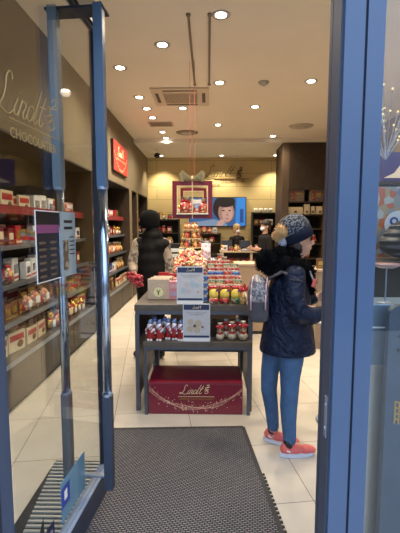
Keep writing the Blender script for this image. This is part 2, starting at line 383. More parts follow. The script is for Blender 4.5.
# ------------------------------------------------------------------ entrance mat, floor grate
m0, m1, m2, m3 = (-.765, 3.03), (.285, 3.085), (.425, 1.62), (-.60, 1.55)
mt = tag(MB().quad([(x, y, .002) for x, y in ((-.755, 3.02), (.278, 3.075), (.412, 1.62), (-.60, 1.55))], .008).build('entrance_mat', mat_mat()), 'dark grey woven entrance mat in front of the display table', 'mat')
M_rub = mat('black_rubber', (.03, .028, .027), .7, noise=.1)
e = MB()
def strip(e, a, b, wd, z=.006):
    a = Vector((*a, z)); b = Vector((*b, z)); d = (b - a); ln = d.length
    e.box((a + b) / 2, (ln, wd, .010), rz=math.atan2(d.y, d.x))
strip(e, m0, m1, .028); strip(e, m1, m2, .028)
for k in range(24):
    f = .42 + k * .024; p = (m1[0] + (m2[0] - m1[0]) * f + .018, m1[1] + (m2[1] - m1[1]) * f)
    e.box((p[0], p[1], .006), (.022, .013, .009), rz=.08)
e.build('rubber_border', M_rub, mt)
g = thing('floor_grate', 'slatted metal floor grate behind the open glass door', 'grate', (0, 0, 0))
e = MB(); 
for k in range(27):
    y = 1.62 + k * .036; xl = -.935 - (y - 1.62) * .12
    e.b2((xl, y, .004), (-.70, y + .015, .014))
e.build('slats', mat('pale_aluminium', (.50, .49, .44), .4, .4), g)
MB().b2((-1.05, 1.60, .001), (-.69, 2.60, .005)).build('tray', M_black, g)

# ------------------------------------------------------------------ ceiling fittings
M_lampglow = mat('lamp_glow', (1, .93, .82), .5, emit=9, emitcol=(1, .93, .8))
M_trimring = mat('lamp_ring', (.42, .39, .35), .4, noise=.02)
for i, (x, y) in enumerate(LAMPS):
    where = ['nearest the entrance over the display table', 'over the left side of the display table', 'left of the near ceiling tracks', 'just left of the air conditioner', 'beyond the air conditioner by the left wall',
             'second beyond the air conditioner by the left wall', 'directly behind the air conditioner', 'right of the ceiling tracks', 'far centre in front of the television', 'far left before the pale soffit', 'farthest left at the pale soffit edge',
             'above the woman in navy', 'beside the smoke detector towards the back', 'before the dark shelf column', 'inside the doorway on the right', 'inside the doorway on the left', 'over the right front window', 'over the right wall shelf near', 'over the right wall shelf far'][i]
    t = thing('ceiling_downlight', 'round recessed downlight ' + where, 'ceiling light', (x, y, CEIL), 0, 'ceiling downlights')
    MB().lathe([(.055, -.002), (.085, -.008), (.09, -.001), (.09, 0)], seg=24).build('trim_ring', M_trimring, t, True)
    MB().cone((0, 0, -.0085), (0, 0, -.003), .052, .052, 24).build('lens', M_lampglow, t)
    l = bpy.data.lights.new('spot', 'SPOT'); l.energy = LAMP_POWER; l.color = WARM; l.spot_size = math.radians(150); l.spot_blend = 1; l.shadow_soft_size = .07
    lo = bpy.data.objects.new('lamp_beam', l); COL.objects.link(lo); lo.parent = t; lo.location = (0, 0, -.03)
# wall washers by the back wall
for i, (px, dd) in enumerate(((221, 0), (163, 0), (273, 0))):
    X = PY(px, 157, BACK).x
    t = thing('wall_washer', 'wall washer in the soffit ' + ['above the gold wall lettering', 'left of the hanging gift frame', 'right of the television'][i], 'ceiling light', (X, BACK - .42, CEIL - .09), 0, 'wall washers')
    MB().cone((0, 0, -.012), (0, 0, 0), .06, .06, 20).build('trim_ring', M_trimring, t)
    MB().cone((0, 0, -.016), (0, 0, -.0122), .045, .045, 20).build('lens', M_lampglow, t)
    l = bpy.data.lights.new('spot', 'SPOT'); l.energy = 125; l.color = (1, .86, .58); l.spot_size = math.radians(105); l.spot_blend = .7; l.shadow_soft_size = .03
    lo = bpy.data.objects.new('lamp_beam', l); COL.objects.link(lo); lo.parent = t; lo.location = (0, 0, -.03)
# air conditioner cassette
ac = thing('air_conditioner', 'white square ceiling cassette air conditioner with brown grille', 'air conditioner', (-.42, 6.37, CEIL))
MB().box((0, 0, -.012), (.86, .82, .024), bev=.006).build('panel', mat('ac_cream', (.62, .53, .42), .6), ac)
MB().box((0, 0, -.028), (.52, .46, .012), bev=.004).build('grille_frame', mat('ac_cream2', (.55, .46, .36), .6), ac)
e = MB(); [e.box((-.24 + k * .02, 0, -.037), (.008, .42, .008)) for k in range(25)]; e.build('grille_slats', mat('ac_slat', (.26, .20, .15), .6), ac)
for sx_, sy_ in ((0, .33), (0, -.33), (.35, 0), (-.35, 0)):
    MB().box((sx_, sy_, -.026), (.5 if sx_ == 0 else .05, .05 if sx_ == 0 else .44, .006), bev=.002).build('air_slot', mat('slot_dark', (.10, .075, .055), .6), ac)
M_track = mat('track_brown', (.20, .15, .11), .6, noise=.05)
for i, X in enumerate((-.19, .012)):
    t = thing('ceiling_track', ['left narrow brown ceiling track carrying the ribbons', 'right narrow brown ceiling track'][i], 'track', (X, 4.9, CEIL), 0, 'ceiling tracks')
    MB().b2((-.012, -.93, -.014), (.012, .93, 0)).build('rail', M_track, t)
    MB().cone((0, -.93, -.018), (0, -.93, 0), .022, .022, 12).build('end_cap', M_track, t)
    MB().cone((0, .93, -.018), (0, .93, 0), .022, .022, 12).build('end_cap', M_track, t)
t = thing('smoke_detector', 'small grey smoke detector on the ceiling', 'smoke detector', (.765, 5.77, CEIL))
MB().lathe([(.03, -.045), (.055, -.03), (.075, -.012), (.075, 0)], seg=20).build('body', mat('grey_plastic', (.38, .35, .30), .5), t, True)
MB().cone((0, 0, -.055), (0, 0, -.04), .018, .025, 12).build('sensor_tip', M_satin, t)
t = thing('ceiling_vent', 'flat rectangular ceiling vent near the far left', 'vent', (-.92, 8.03, CEIL))
MB().box((0, 0, -.004), (.48, .34, .008)).build('frame', mat('vent_frame', (.5, .42, .33), .7), t)
e = MB(); [e.box((0, -.14 + k * .028, -.010), (.42, .012, .005)) for k in range(11)]; e.build('slats', mat('vent_slat', (.34, .28, .22), .7), t)
for i, (x, y, lb) in enumerate(((-.45, 8.75, 'round dark ceiling diffuser behind the air conditioner'), (1.85, 8.25, 'round ceiling diffuser near the dark shelf column'))):
    t = thing('ceiling_diffuser', lb, 'vent', (x, y, CEIL))
    MB().lathe([(.16, -.02), (.22, -.012), (.24, 0)], seg=28).build('ring', mat('diff_ring%d' % i, (.2, .15, .1) if i == 0 else (.5, .43, .35), .5), t, True)
    MB().cone((0, 0, -.03), (0, 0, -.02), .10, .13, 24).build('centre_disc', M_trimring, t)
t = thing('security_camera', 'small black dome security camera on the ceiling at back left', 'camera', (-1.25, 10.0, CEIL - .09))
MB().cone((0, 0, -.03), (0, 0, 0), .06, .07, 18).build('mount', M_soffit, t)
MB().cone((0, 0, -.14), (0, 0, -.03), .015, .015, 10).build('stem', M_soffit, t)
MB().ell((0, 0, -.17), (.075, .075, .065)).build('dome', M_black, t, True)

# ------------------------------------------------------------------ product makers
def product(kind, name, cols, label=None, cat=None):
    """first of its kind, built at the origin facing +x; returns the root mesh"""
    a, b_, acc = cols
    if kind == 'box':
        r = MB().box((0, 0, .065), (.05, .10, .13), bev=.003).build(name, a)
        MB().box((.0265, 0, .07), (.003, .065, .05)).build('front_label', b_, r)
        MB().box((.0265, 0, .022), (.003, .09, .012)).build('ribbon_band', acc, r)
    elif kind == 'pouch':
        r = MB().lathe([(.030, 0), (.046, .012), (.048, .05), (.036, .09), (.012, .108), (.010, .112)], sy=1.15, seg=14).build(name, a, None, True)
        MB().lathe([(.011, .110), (.03, .135), (.034, .145)], seg=10).build('gathered_top', b_, r)
        MB().ell((.012, .016, .111), (.012, .020, .012), seg=8, ring=6).ell((.012, -.016, .111), (.012, .020, .012), seg=8, ring=6).ell((.016, 0, .111), .008, seg=8, ring=6).build('bow', acc, r, True)
    elif kind == 'tin':
        r = MB().cone((0, 0, 0), (0, 0, .09), .045, .045, 20).build(name, a)
        MB().cone((0, 0, .09), (0, 0, .105), .047, .047, 20).build('lid', acc, r)
        MB().cone((0, 0, .03), (0, 0, .06), .0458, .0458, 20).build('label_band', b_, r)
    elif kind == 'bear':
        r = MB().ell((0, 0, .045), (.035, .04, .045)).ell((0, 0, .105), (.028, .032, .03)).ell((.02, 0, .10), (.015, .015, .012)).ell((0, .022, .132), .011).ell((0, -.022, .132), .011).build(name, a, None, True)
        MB().lathe([(.024, 0), (.030, .008), (.024, .016)], c=(0, 0, .072), seg=14).build('ribbon_collar', acc, r)
        MB().ell((.036, 0, .045), (.006, .022, .028)).build('belly_print', b_, r, True)
    elif kind == 'slab':
        r = MB().box((0, 0, .06), (.018, .16, .12), bev=.003).build(name, a)
        MB().box((.010, 0, .085), (.003, .13, .035)).build('title_band', b_, r)
        MB().ell((.010, .03, .04), (.004, .03, .022), seg=12, ring=6).build('picture_spot', acc, r, True)
    elif kind == 'bag':
        r = MB().lathe([(.02, 0), (.05, .01), (.056, .05), (.052, .10), (.03, .13)], sy=1.3, seg=14).build(name, a, None, True)
        MB().box((0, 0, .142), (.012, .09, .03), bev=.003).build('sealed_top', b_, r)
        MB().box((.052, 0, .065), (.008, .06, .05), bev=.003).build('front_label', acc, r)
    return r
F = dict(red=M_red, burg=M_burg, white=M_white, cream=M_cream, gold=mat('gold_foil', (.72, .45, .10), .25, .8, noise=.15, bump=.3),
         brown=mat('milk_brown', (.16, .07, .03), .4, noise=.15), blue=mat('royal_blue', (.02, .06, .30), .3, noise=.1),
         pink=mat('dusty_pink', (.60, .24, .28), .5, noise=.08), green=mat('deep_green', (.02, .12, .06), .35, noise=.1),
         yellow=mat('lemon_yellow', (.85, .62, .10), .4, noise=.1), clear=mat('cellophane', (.45, .40, .33), .12, noise=.3, nscale=60, bump=.6),
         silver=mat('silver_foil', (.5, .5, .52), .2, .8, noise=.2, bump=.4), lilac=mat('lilac', (.40, .32, .45), .5, noise=.1), black=M_black)
SP_red = speckle('red_truffles', [(.45, .015, .015), (.35, .02, .03), (.6, .42, .3), (.2, .008, .01), (.45, .15, .05), (.08, .03, .02)], 60)
SP_mix = speckle('mixed_truffles', [(.55, .03, .03), (.65, .42, .12), (.30, .22, .12), (.62, .52, .42), (.14, .06, .03), (.35, .12, .14)], 60)
SP_gold = speckle('gold_truffles', [(.55, .35, .09), (.36, .20, .06), (.62, .5, .25), (.14, .07, .03), (.4, .05, .03)], 60)
SP_blue = speckle('blue_truffles', [(.05, .2, .45), (.3, .5, .7), (.6, .65, .7), (.04, .08, .3)], 45)
SP_green = speckle('green_truffles', [(.03, .15, .06), (.05, .22, .10), (.3, .06, .04), (.02, .06, .04), (.45, .35, .15)], 45)
KINDS = [('box', 'chocolate_box', (F['red'], F['gold'], F['cream']), 'bright red chocolate box with gold label'),
         ('box', 'chocolate_box', (F['burg'], F['cream'], F['gold']), 'burgundy chocolate box with cream label'),
         ('box', 'chocolate_box', (F['white'], F['silver'], F['red']), 'white chocolate box with red band'),
         ('box', 'chocolate_box', (F['brown'], F['gold'], F['gold']), 'brown chocolate box with gold label'),
         ('pouch', 'truffle_pouch', (SP_red, F['clear'], F['red']), 'clear pouch of red truffles with red bow'),
         ('pouch', 'truffle_pouch', (SP_gold, F['clear'], F['gold']), 'clear pouch of gold truffles with gold bow'),
         ('pouch', 'truffle_pouch', (SP_mix, F['clear'], F['red']), 'clear pouch of mixed truffles with red bow'),
         ('bag', 'truffle_bag', (SP_red, F['red'], F['cream']), 'plump bag of red wrapped truffles'),
         ('bag', 'truffle_bag', (SP_mix, F['gold'], F['white']), 'plump bag of mixed wrapped truffles'),
         ('bear', 'chocolate_bear', (F['gold'], F['white'], F['red']), 'gold foil chocolate bear with red ribbon'),
         ('tin', 'chocolate_tin', (F['silver'], F['red'], F['gold']), 'silver tin with red band and gold lid'),
         ('slab', 'chocolate_pack', (F['pink'], F['white'], F['gold']), 'flat pink chocolate pack'),
         ('slab', 'chocolate_pack', (F['cream'], F['red'], F['brown']), 'flat cream chocolate pack with red title'),
         ('box', 'chocolate_box', (F['blue'], F['silver'], F['white']), 'blue chocolate box with silver label')]
protos = []
ORD = ['first', 'second', 'third', 'fourth', 'fifth', 'sixth', 'seventh', 'eighth', 'ninth', 'tenth', 'eleventh', 'twelfth', 'thirteenth', 'fourteenth', 'fifteenth', 'sixteenth', 'seventeenth', 'eighteenth', 'nineteenth', 'twentieth']
used_proto = {}
counts = {}
def place(k, loc, rz, where, group, scale=1, order='from the door', lean=0):
    kind, name, cols, lab = KINDS[k]
    if k not in used_proto:
        r = product(kind, name, cols); used_proto[k] = r; o = r
    else: o = copy_tree(used_proto[k])
    key = (k, where); c = counts.get(key, 0); counts[key] = c + 1
    o.location = loc; o.rotation_euler = (0, lean, rz); o.scale = (scale,) * 3
    w_ = ORD[c] if c < 20 else 'farther'
    lab = lab.replace('chocolate box', 'box').replace(' wrapped', '')
    tag(o, '%s %s %s' % (w_, lab, where), {'chocolate_box': 'box', 'truffle_pouch': 'sweets', 'truffle_bag': 'sweets', 'chocolate_bear': 'chocolate figure', 'chocolate_tin': 'tin', 'chocolate_pack': 'chocolate'}[name], group)
    return o

# ------------------------------------------------------------------ left wall shelving
LEVELS = [.44, .75, 1.08, 1.43, 1.76]
M_redstrip = mat('red_strip', (.20, .02, .02), .5, noise=.1)
def wall_unit(y0, y1, label, levels=LEVELS):
    t = thing('wall_shelf_unit', label, 'shelf unit', (WL, (y0 + y1) / 2, 0), 0, 'shelf units in the left wall')
    h = (y1 - y0) / 2
    MB().b2((-.48, -h, 0), (-.03, h, .05)).b2((-.48, -h, .05), (0, h, .42)).build('base_cabinet', M_wood, t)
    n = max(1, int(round((y1 - y0) / .9)))
    for k in range(n):
        a = -h + k * 2 * h / n; MB().b2((0, a + .006, .07), (.012, a + 2 * h / n - .006, .405), .002).build('drawer_front', M_wood, t)
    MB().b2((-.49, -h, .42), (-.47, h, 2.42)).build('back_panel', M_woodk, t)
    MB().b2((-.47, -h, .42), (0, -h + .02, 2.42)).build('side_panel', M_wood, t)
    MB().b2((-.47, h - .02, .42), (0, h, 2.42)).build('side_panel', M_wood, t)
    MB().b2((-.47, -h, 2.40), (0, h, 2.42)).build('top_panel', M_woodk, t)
    for i, z in enumerate(levels):
        s = MB().b2((-.47, -h + .02, z - .022), (.02 if i == 0 else -.02 - .03 * i, h - .02, z)).build('shelf', M_shelf, t)
        xf = .02 if i == 0 else -.02 - .03 * i
        MB().b2((xf, -h + .02, z - .026), (xf + .008, h - .02, z + (.055 if i == 4 else .016))).build('price_rail', M_redstrip if i == 4 else M_satin, s)
    return t
wall_unit(2.92, 5.9, 'near wall shelf unit in the left wall seen through the glass door')
wall_unit(5.9, 8.72, 'middle wall shelf unit in the left wall under the red sign')
wall_unit(8.98, 9.62, 'narrow wall shelf unit in the left wall beyond the pilaster')
wall_unit(9.78, 11.25, 'farthest wall shelf unit in the left wall at the corner')
NAMES_L = ['lowest', 'second', 'third', 'fourth', 'top']
def fill_level(i, ya, yb, unit):
    z = LEVELS[i]; y = ya + .06
    big = 1.3 if i == 4 else 1.12
    pool = [[4, 6, 12, 7, 9, 2, 3, 10, 12, 8], [5, 8, 6, 2, 10, 12, 13, 3, 5], [6, 5, 1, 6, 9, 12, 3, 2, 8], [1, 0, 9, 6, 2, 12, 3, 10, 5], [0, 1, 11, 12, 2, 3, 1, 4]][i]
    while y < yb - .05:
        k = random.choice(pool); run = random.randint(1, 3)
        for _ in range(run):
            if y > yb - .05: break
            s = random.uniform(1.05, 1.4) * (1.12 if i in (0, 2) else 1.0) * big
            if KINDS[k][0] == 'slab': s *= 1.0
            if KINDS[k][0] == 'bag' : s *= .95
            xf = .02 if i == 0 else -.02 - .03 * i
            place(k, (WL + xf - .08 * s - random.uniform(0, .02), y, z + .001), random.uniform(-.2, .2), 'on %s shelf, %s left unit' % (NAMES_L[i], unit), 'sweets on the %s shelf of the left wall' % NAMES_L[i], s)
            y += {'box': .112, 'pouch': .115, 'bag': .15, 'bear': .09, 'tin': .10, 'slab': .18}[KINDS[k][0]] * s * 1.03
def back_row(i, ya, yb, unit):
    y = ya + .1; xf = .02 if i == 0 else -.02 - .03 * i
    while y < yb - .1:
        k = random.choice((0, 1, 3, 12, 2, 1, 3)); s = random.uniform(1.45, 1.75); wd = (.16 if KINDS[k][0] == 'slab' else .10) * s
        if y + wd > yb: break
        place(k, (WL + xf - .325, y + wd / 2, LEVELS[i] + .001), 0, 'in back row, %s shelf, %s left unit' % (NAMES_L[i], unit), 'boxes in the back row of the left wall shelves', s)
        y += wd + random.uniform(.004, .06)
for i in range(5):
    back_row(i, 3.0, 5.86, 'near'); back_row(i, 5.94, 8.68, 'middle')
for i in range(5):
    fill_level(i, 3.0, 5.86, 'near'); fill_level(i, 5.94, 8.68, 'middle'); fill_level(i, 9.08, 9.56, 'narrow'); fill_level(i, 9.82, 11.2, 'farthest')

# red sign on left wall
t = thing('wall_sign', 'red square sign with gold writing high on the left wall', 'sign', (WL, 7.72, 2.60))
MB().b2((0, -.60, 0), (.045, .60, .54)).build('panel_edge', M_black, t)
MB().b2((.045, -.59, .015), (.05, .60, .54)).build('red_face', mat('lit_red_print', (.62, .045, .03), .5, noise=.1, nscale=4), t)
script('script_word', wallLM(.054, -.27, .30), .085, .006, M_goldw, t)
text('small_text', 'MASTER SWISS CHOCOLATIER', wallLM(.052, 0, .22), .055, M_goldw, t)
e = MB()
for k in range(60):
    u = -.55 + 1.1 * k / 59; e.ell((.052, u + random.uniform(-.01, .01), .05 + 1.0 * u * u + random.uniform(-.02, .02)), (.003, .012, .012), seg=6, ring=4)
e.build('star_garland', M_goldw, t)

# ------------------------------------------------------------------ back wall: lettering, television, shelves
p0 = PY(205, 178, BACK - .02)
t = thing('wall_lettering', 'bronze script lettering with emblem on the gold back wall', 'lettering', (p0.x, BACK, p0.z))
script('script_word', frontM(.06, -.03, .02), .155, .008, mat('bronze', (.16, .10, .035), .6), t, emblem=False)
script('emblem', frontM(.14, -.03, -.02), .145, .011, mat('dark_bronze', (.10, .06, .025), .5), t, word=False)
MB().b2((.26, -.03, -.03), (1.22, -.005, -.018)).build('underline', MATS['bronze'], t)
text('small_word', 'CHOCOLATIER', frontM(.78, -.02, -.12), .10, MATS['bronze'], t, .004)
text('small_word', 'SINCE 1845', frontM(.30, -.02, -.20), .05, MATS['bronze'], t, .004)
a = PY(189, 227, BACK - .1); b = PY(246.5, 197, BACK - .1)
t = thing('television', 'wall television showing a dark haired face on blue', 'television', ((a.x + b.x) / 2, BACK - .05, a.z))
W2 = (b.x - a.x) / 2; Ht = b.z - a.z
MB().b2((-W2, -.04, 0), (W2, .05, Ht), .006).build('casing', M_black, t)
def em(name, c, s=1): return mat(name, c, .5, emit=s, emitcol=c)
sc_ = MB().b2((-W2 + .02, -.044, .03), (W2 - .02, -.040, Ht - .02)).build('screen', em('screen_blue', (.02, .07, .20), .7), t)
def scr(pts, m, nm, d=.001):
    pts = [(min(W2 - .02, max(-W2 + .02, x)), min(Ht - .02, max(.03, z))) for x, z in pts]
    MB().prism(pts, .002, Matrix.Translation((0, -.046 - d, 0))).build(nm, m, sc_)
def ovl(cx, cz, rx, rz, n=20): return [(cx + rx * math.cos(2 * PI * k / n), cz + rz * math.sin(2 * PI * k / n)) for k in range(n)]
scr([(-W2 + .02, .03), (W2 * .35, .03), (W2 * .28, .12), (-.1, .22), (-W2 * .6, .16), (-W2 + .02, .12)], em('screen_pale', (.10, .15, .24), .9), 'picture_shirt')
scr(ovl(.22 * W2, Ht * .64, .31, .34), em('screen_hair', (.010, .008, .010), .6), 'picture_hair', .002)
scr(ovl(.30 * W2, Ht * .50, .225, .30), em('screen_face', (.20, .115, .105), .8), 'picture_face', .004)
scr(ovl(.34 * W2, Ht * .45, .15, .22), em('screen_face_lit', (.30, .19, .17), .8), 'picture_cheek', .005)
scr(ovl(.26 * W2, Ht * .85, .28, .16), MATS['screen_hair'], 'picture_fringe', .006)
for ex in (.20, .42): scr(ovl(ex * W2, Ht * .55, .040, .018, 10), MATS['screen_hair'], 'picture_eye', .007)
scr(ovl(.33 * W2, Ht * .28, .055, .016, 10), em('screen_lip', (.22, .06, .06), .8), 'picture_mouth', .007)
scr([(.34 * W2, Ht * .50), (.30 * W2, Ht * .38), (.38 * W2, Ht * .37)], MATS['screen_face'], 'picture_nose', .007)
scr([(-.05 * W2, .03), (.02 * W2, .15), (.10 * W2, .20), (.20 * W2, .22), (.26 * W2, .15), (.16 * W2, .03)], MATS['screen_face_lit'], 'picture_hand', .008)
scr([(W2 * .78, .12), (W2 * .90, .12), (W2 * .90, .50), (W2 * .78, .50)], em('screen_navy', (.01, .04, .16), .8), 'picture_shadow', .002)
scr([(W2 * .62, .03), (W2 * .97, .03), (W2 * .97, Ht - .02), (W2 * .66, Ht - .02)], em('screen_sky', (.02, .13, .42), .8), 'picture_streak', .001)

def case(name, label, x0, x1, y, levels, top, mm=M_woodk, depth=.4, back=M_woodk, sides=True):
    t = thing(name, label, 'shelf unit', ((x0 + x1) / 2, y, 0)); h = (x1 - x0) / 2
    MB().b2((-h + .02, depth - .02, .05), (h - .02, depth, top)).build('back_panel', back, t)
    if sides:
        MB().b2((-h, 0, 0), (-h + .025, depth, top)).build('side_panel', mm, t); MB().b2((h - .025, 0, 0), (h, depth, top)).build('side_panel', mm, t)
    for z in levels: MB().b2((-h + .02, 0, z - .025), (h - .02, depth - .02, z)).build('shelf', mm, t)
    return t
# back-left unit
xa, xb = PY(152, 220, 10.8).x, PY(178, 220, 10.8).x
case('back_shelf_unit', 'low dark shelf unit against the gold wall at back left', xa, xb + .02, 10.9, [.5, .8, 1.1, 1.43, 1.80], 1.81)
def row(ks, x0, x1, y, z, where, s=1, step=1.0):
    x = x0; i = 0
    while x < x1:
        k = ks[i % len(ks)]; i += 1
        wd = {'box': .11, 'pouch': .12, 'bag': .15, 'bear': .09, 'tin': .10, 'slab': .175}[KINDS[k][0]] * s
        if x + wd > x1 + .06: break
        place(k, (x + wd / 2, y, z + .001), -PI / 2 + random.uniform(-.1, .1), where, 'sweets ' + where, s, 'left')
        x += wd * step
row([3, 9, 10, 3], xa + .05, xb - .1, 11.02, 1.80, 'atop back left unit', 1.4, 1.2)
row([0, 4, 1, 2], xa + .05, xb - .1, 11.02, 1.43, 'on back left unit upper shelf', 1.4)
row([2, 10, 8], xa + .05, xb - .1, 11.02, 1.10, 'on back left unit middle shelf', 1.4)
# products between
xa2, xb2 = PY(182, 235, 10.2).x, PY(222, 235, 10.2).x
case('back_shelf_unit', 'wide brown shelf unit beneath the television', xa2, xb2, 10.9, [.5, .85, 1.15, 1.42], 1.43, M_shelf, .4, M_wall)
row([4, 0, 5, 7, 6, 2, 5, 3], xa2 + .04, xb2 - .1, 11.02, 1.42, 'under the television', 1.2)
row([2, 5, 8, 10, 7, 5], xa2 + .04, xb2 - .1, 11.02, 1.15, 'on shelf under the television', 1.3)
# back-right unit with mugs
xa3, xb3 = PY(253, 215, 10.8).x, PY(281, 215, 10.8).x
case('back_shelf_unit', 'dark shelf unit behind the dark haired staff member', xa3, xb3, 10.9, [.6, 1.0, 1.35, 1.65, 1.98], 1.99)
for i in range(4):
    t = thing('white_mug', '%s white mug from the left on the dark shelf behind the staff' % ORD[i], 'mug', (xa3 + .10 + i * .135, 11.02, 1.991), 0, 'white mugs')
    MB().lathe([(.03, 0), (.045, .01), (.05, .11), (.042, .112), (.038, .02)], seg=16).build('cup', M_white, t, True)
    e = MB()
    for k in range(8):
        a0 = -PI / 2 + PI * k / 8; e.ell((.05 + .022 * math.cos(a0), 0, .06 + .03 * math.sin(a0)), .008, seg=6, ring=4)
    e.build('handle', M_white, t)
row([3, 1, 8], xa3 + .62, xb3 - .1, 11.02, 1.98, 'beside the white mugs', 1.3)
row([3, 1, 10, 2, 7], xa3 + .05, xb3 - .1, 11.02, 1.65, 'under the white mugs', 1.2)

# ------------------------------------------------------------------ dark shelf column on the right
cx0, cx1 = PY(282, 200, 9.35).x, PY(327, 200, 9.35).x
t = thing('column_shelf', 'tall dark brown shelf column reaching the ceiling at right', 'shelf unit', ((cx0 + cx1) / 2, 9.35, 0)); hh = (cx1 - cx0) / 2
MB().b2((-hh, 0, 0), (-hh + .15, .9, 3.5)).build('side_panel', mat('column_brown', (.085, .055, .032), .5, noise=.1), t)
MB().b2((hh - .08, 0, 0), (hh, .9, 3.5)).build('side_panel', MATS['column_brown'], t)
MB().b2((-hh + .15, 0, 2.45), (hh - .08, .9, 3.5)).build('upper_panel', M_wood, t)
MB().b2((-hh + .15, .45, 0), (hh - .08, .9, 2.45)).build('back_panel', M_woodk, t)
zs = [PY(300, y, 9.4).z for y in (201.5, 214.2, 228.5, 243.5, 258, 275)]
for z in zs: MB().b2((-hh + .15, .01, z - .025), (hh - .08, .45, z)).build('shelf', M_wood, t)
M_boxart = speckle('box_art', [(.20, .16, .12), (.30, .22, .16), (.26, .18, .15), (.34, .24, .12)], 14)
for i, (pa, pb) in enumerate(((289, 305), (309.5, 325.5))):
    A = PY(pa, 200.5, 9.4); B = PY(pb, 187, 9.4)
    t = thing('gift_box', ['large', 'second large'][i] + ' taupe gift box on the top shelf of the dark column, ' + ['left', 'right'][i], 'box', ((A.x + B.x) / 2, 9.44, zs[0] + .001), 0, 'large gift boxes')
    MB().b2(((A.x - B.x) / 2, 0, 0), ((B.x - A.x) / 2, .16, .30), .004).build('carton', mat('taupe_carton', (.22, .17, .14), .5, noise=.1), t)
    MB().b2((-.12, -.003, .03), (-.04, -.001, .27)).build('front_picture', speckle('pic%d' % i, [(.35, .16, .06), (.3, .03, .03), (.5, .3, .12)], 22), t)
    MB().b2((-.01, -.003, .16), (.14, -.001, .19)).b2((-.01, -.003, .11), (.12, -.001, .12)).build('title_band', F['gold'], t)
X = cx0 + .20
for i, (pa, pb, top) in enumerate(((288, 303.5, 206.8), (304, 310.5, 203.8), (311, 315.5, 206), (316, 325, 206))):
    A = PY(pa, 214, 9.4); B = PY(pb, top, 9.4)
    t = thing('gift_box', ['long cream', 'tall cream', 'small cream', 'low cream'][i] + ' gift box on the second shelf of the dark column', 'box', ((A.x + B.x) / 2, 9.43, zs[1] + .001), 0, 'cream gift boxes')
    MB().b2(((A.x - B.x) / 2 + .006, 0, 0), ((B.x - A.x) / 2 - .006, .13, B.z - A.z), .003).build('carton', M_cream, t)
    MB().b2((-.03, -.003, .03), (.03, -.001, .08)).build('front_label', F['brown'], t)
for zi, ks in ((2, [6, 12, 5]), (3, [4, 7, 0, 4]), (4, [7, 1, 4]), (5, [0, 7])):
    row(ks, cx0 + .2 if zi != 2 else cx0 + .55, cx1 - .18, 9.52, zs[zi], 'on dark column shelf %s from top' % ORD[zi], 1.35)
# right wall unit with big blue box above, seen past the frame post
e_ = case('wall_rack', 'dark wall rack along the right wall', 2.2, 3.35, 5.9, [.5, .9, 1.3, 1.7, 2.25], 2.26, M_wood, .45)
row([4, 0, 7, 5], 2.3, 3.2, 6.1, 1.7, 'on right wall rack', 1.5)
row([2, 9, 8, 5], 2.3, 3.2, 6.1, 1.3, 'on right rack lower shelf', 1.5)
bx = thing('mountain_box', 'large violet blue box with a white mountain on the rack behind the side window', 'box', (2.95, 5.95, 2.262))
MB().b2((-.42, 0, 0), (.42, .14, .42), .005).build('carton', mat('violet_blue', (.035, .03, .20), .4, noise=.1), bx)
MB().prism([(-.35, .05), (-.20, .12), (-.10, .26), (.0, .37), (.08, .32), (.10, .22), (.14, .15), (.25, .06), (.2, .05)], .004, Matrix.Translation((-.06, -.006, 0))).build('mountain_print', M_white, bx)
text('title_text', 'Swiss Classic', Matrix.Translation((.1, -.008, .03)) @ Matrix.Rotation(PI / 2, 4, 'X'), .09, F['pink'], bx, .001)
# twigs and tiny bulbs added for branches and lights reflected in the window
t = thing('reflection_twigs', 'silver twigs with tiny gold lights standing in for reflections in the side window', 'decoration', PY(386, 150, 2.2))
e = MB(); pts = []
for k in range(22):
    a0 = random.uniform(-.9, .9); l_ = random.uniform(.12, .34); b0 = random.uniform(-.3, .3)
    q = Vector((math.sin(a0) * l_, b0 * .3, math.cos(a0) * l_)); e.cone((0, 0, -.05), q, .003, .0015, 5); pts.append(q); pts.append(q * .65)
e.build('twigs', F['silver'], t)
e = MB(); [e.ell(q, .006, seg=6, ring=4) for q in pts]; e.build('bulbs', mat('gold_bulb', (.9, .65, .3), .4, emit=.8), t)

# ------------------------------------------------------------------ window display beside the post: board, quilted bag, glass dish, steel pillar
t = thing('window_shelf', 'dark shelf inside the right side window carrying the black quilted bag', 'shelf', (1.15, 2.42, 0))
MB().b2((-.22, -.16, 1.395), (.5, .16, 1.42), .003).build('shelf_board', M_wood, t)
MB().b2((-.1, .12, 0), (.4, .15, 1.395)).build('support_panel', M_woodk, t)
t = thing('promotion_board', 'speckled orange and white board with round blue emblem behind side window', 'board', (1.2, 2.52, 1.66))
MB().b2((-.18, 0, -.235), (.40, .02, .20), .003).build('board', speckle('board_print', [(.5, .46, .40), (.55, .12, .03), (.3, .28, .25), (.45, .3, .15), (.15, .2, .3)], 22), t)
MB().cone((-.02, -.004, -.03), (-.02, 0, -.03), .085, .085, 28).build('white_disc', M_white, t)
MB().cone((-.05, -.008, -.01), (-.05, -.004, -.01), .026, .026, 20).build('blue_disc', F['blue'], t)
MB().cone((-.05, -.010, -.01), (-.05, -.008, -.01), .013, .013, 20).build('emblem_mark', M_white, t)
text('small_text', 'SWISS', Matrix.Translation((-.04, -.006, -.065)) @ Matrix.Rotation(PI / 2, 4, 'X'), .022, F['blue'], t, .001)
bm_ = MB().ell((0, 0, .14), (.25, .09, .12)).ell((-.02, 0, .10), (.26, .10, .10)).box((0, 0, .10), (.44, .14, .18), bev=.06)
t = thing('quilted_bag', 'black quilted bag on the shelf inside the side window', 'bag', (1.28, 2.38, 1.421))
q = mat('black_quilt', (.018, .017, .018), .4, noise=.2)
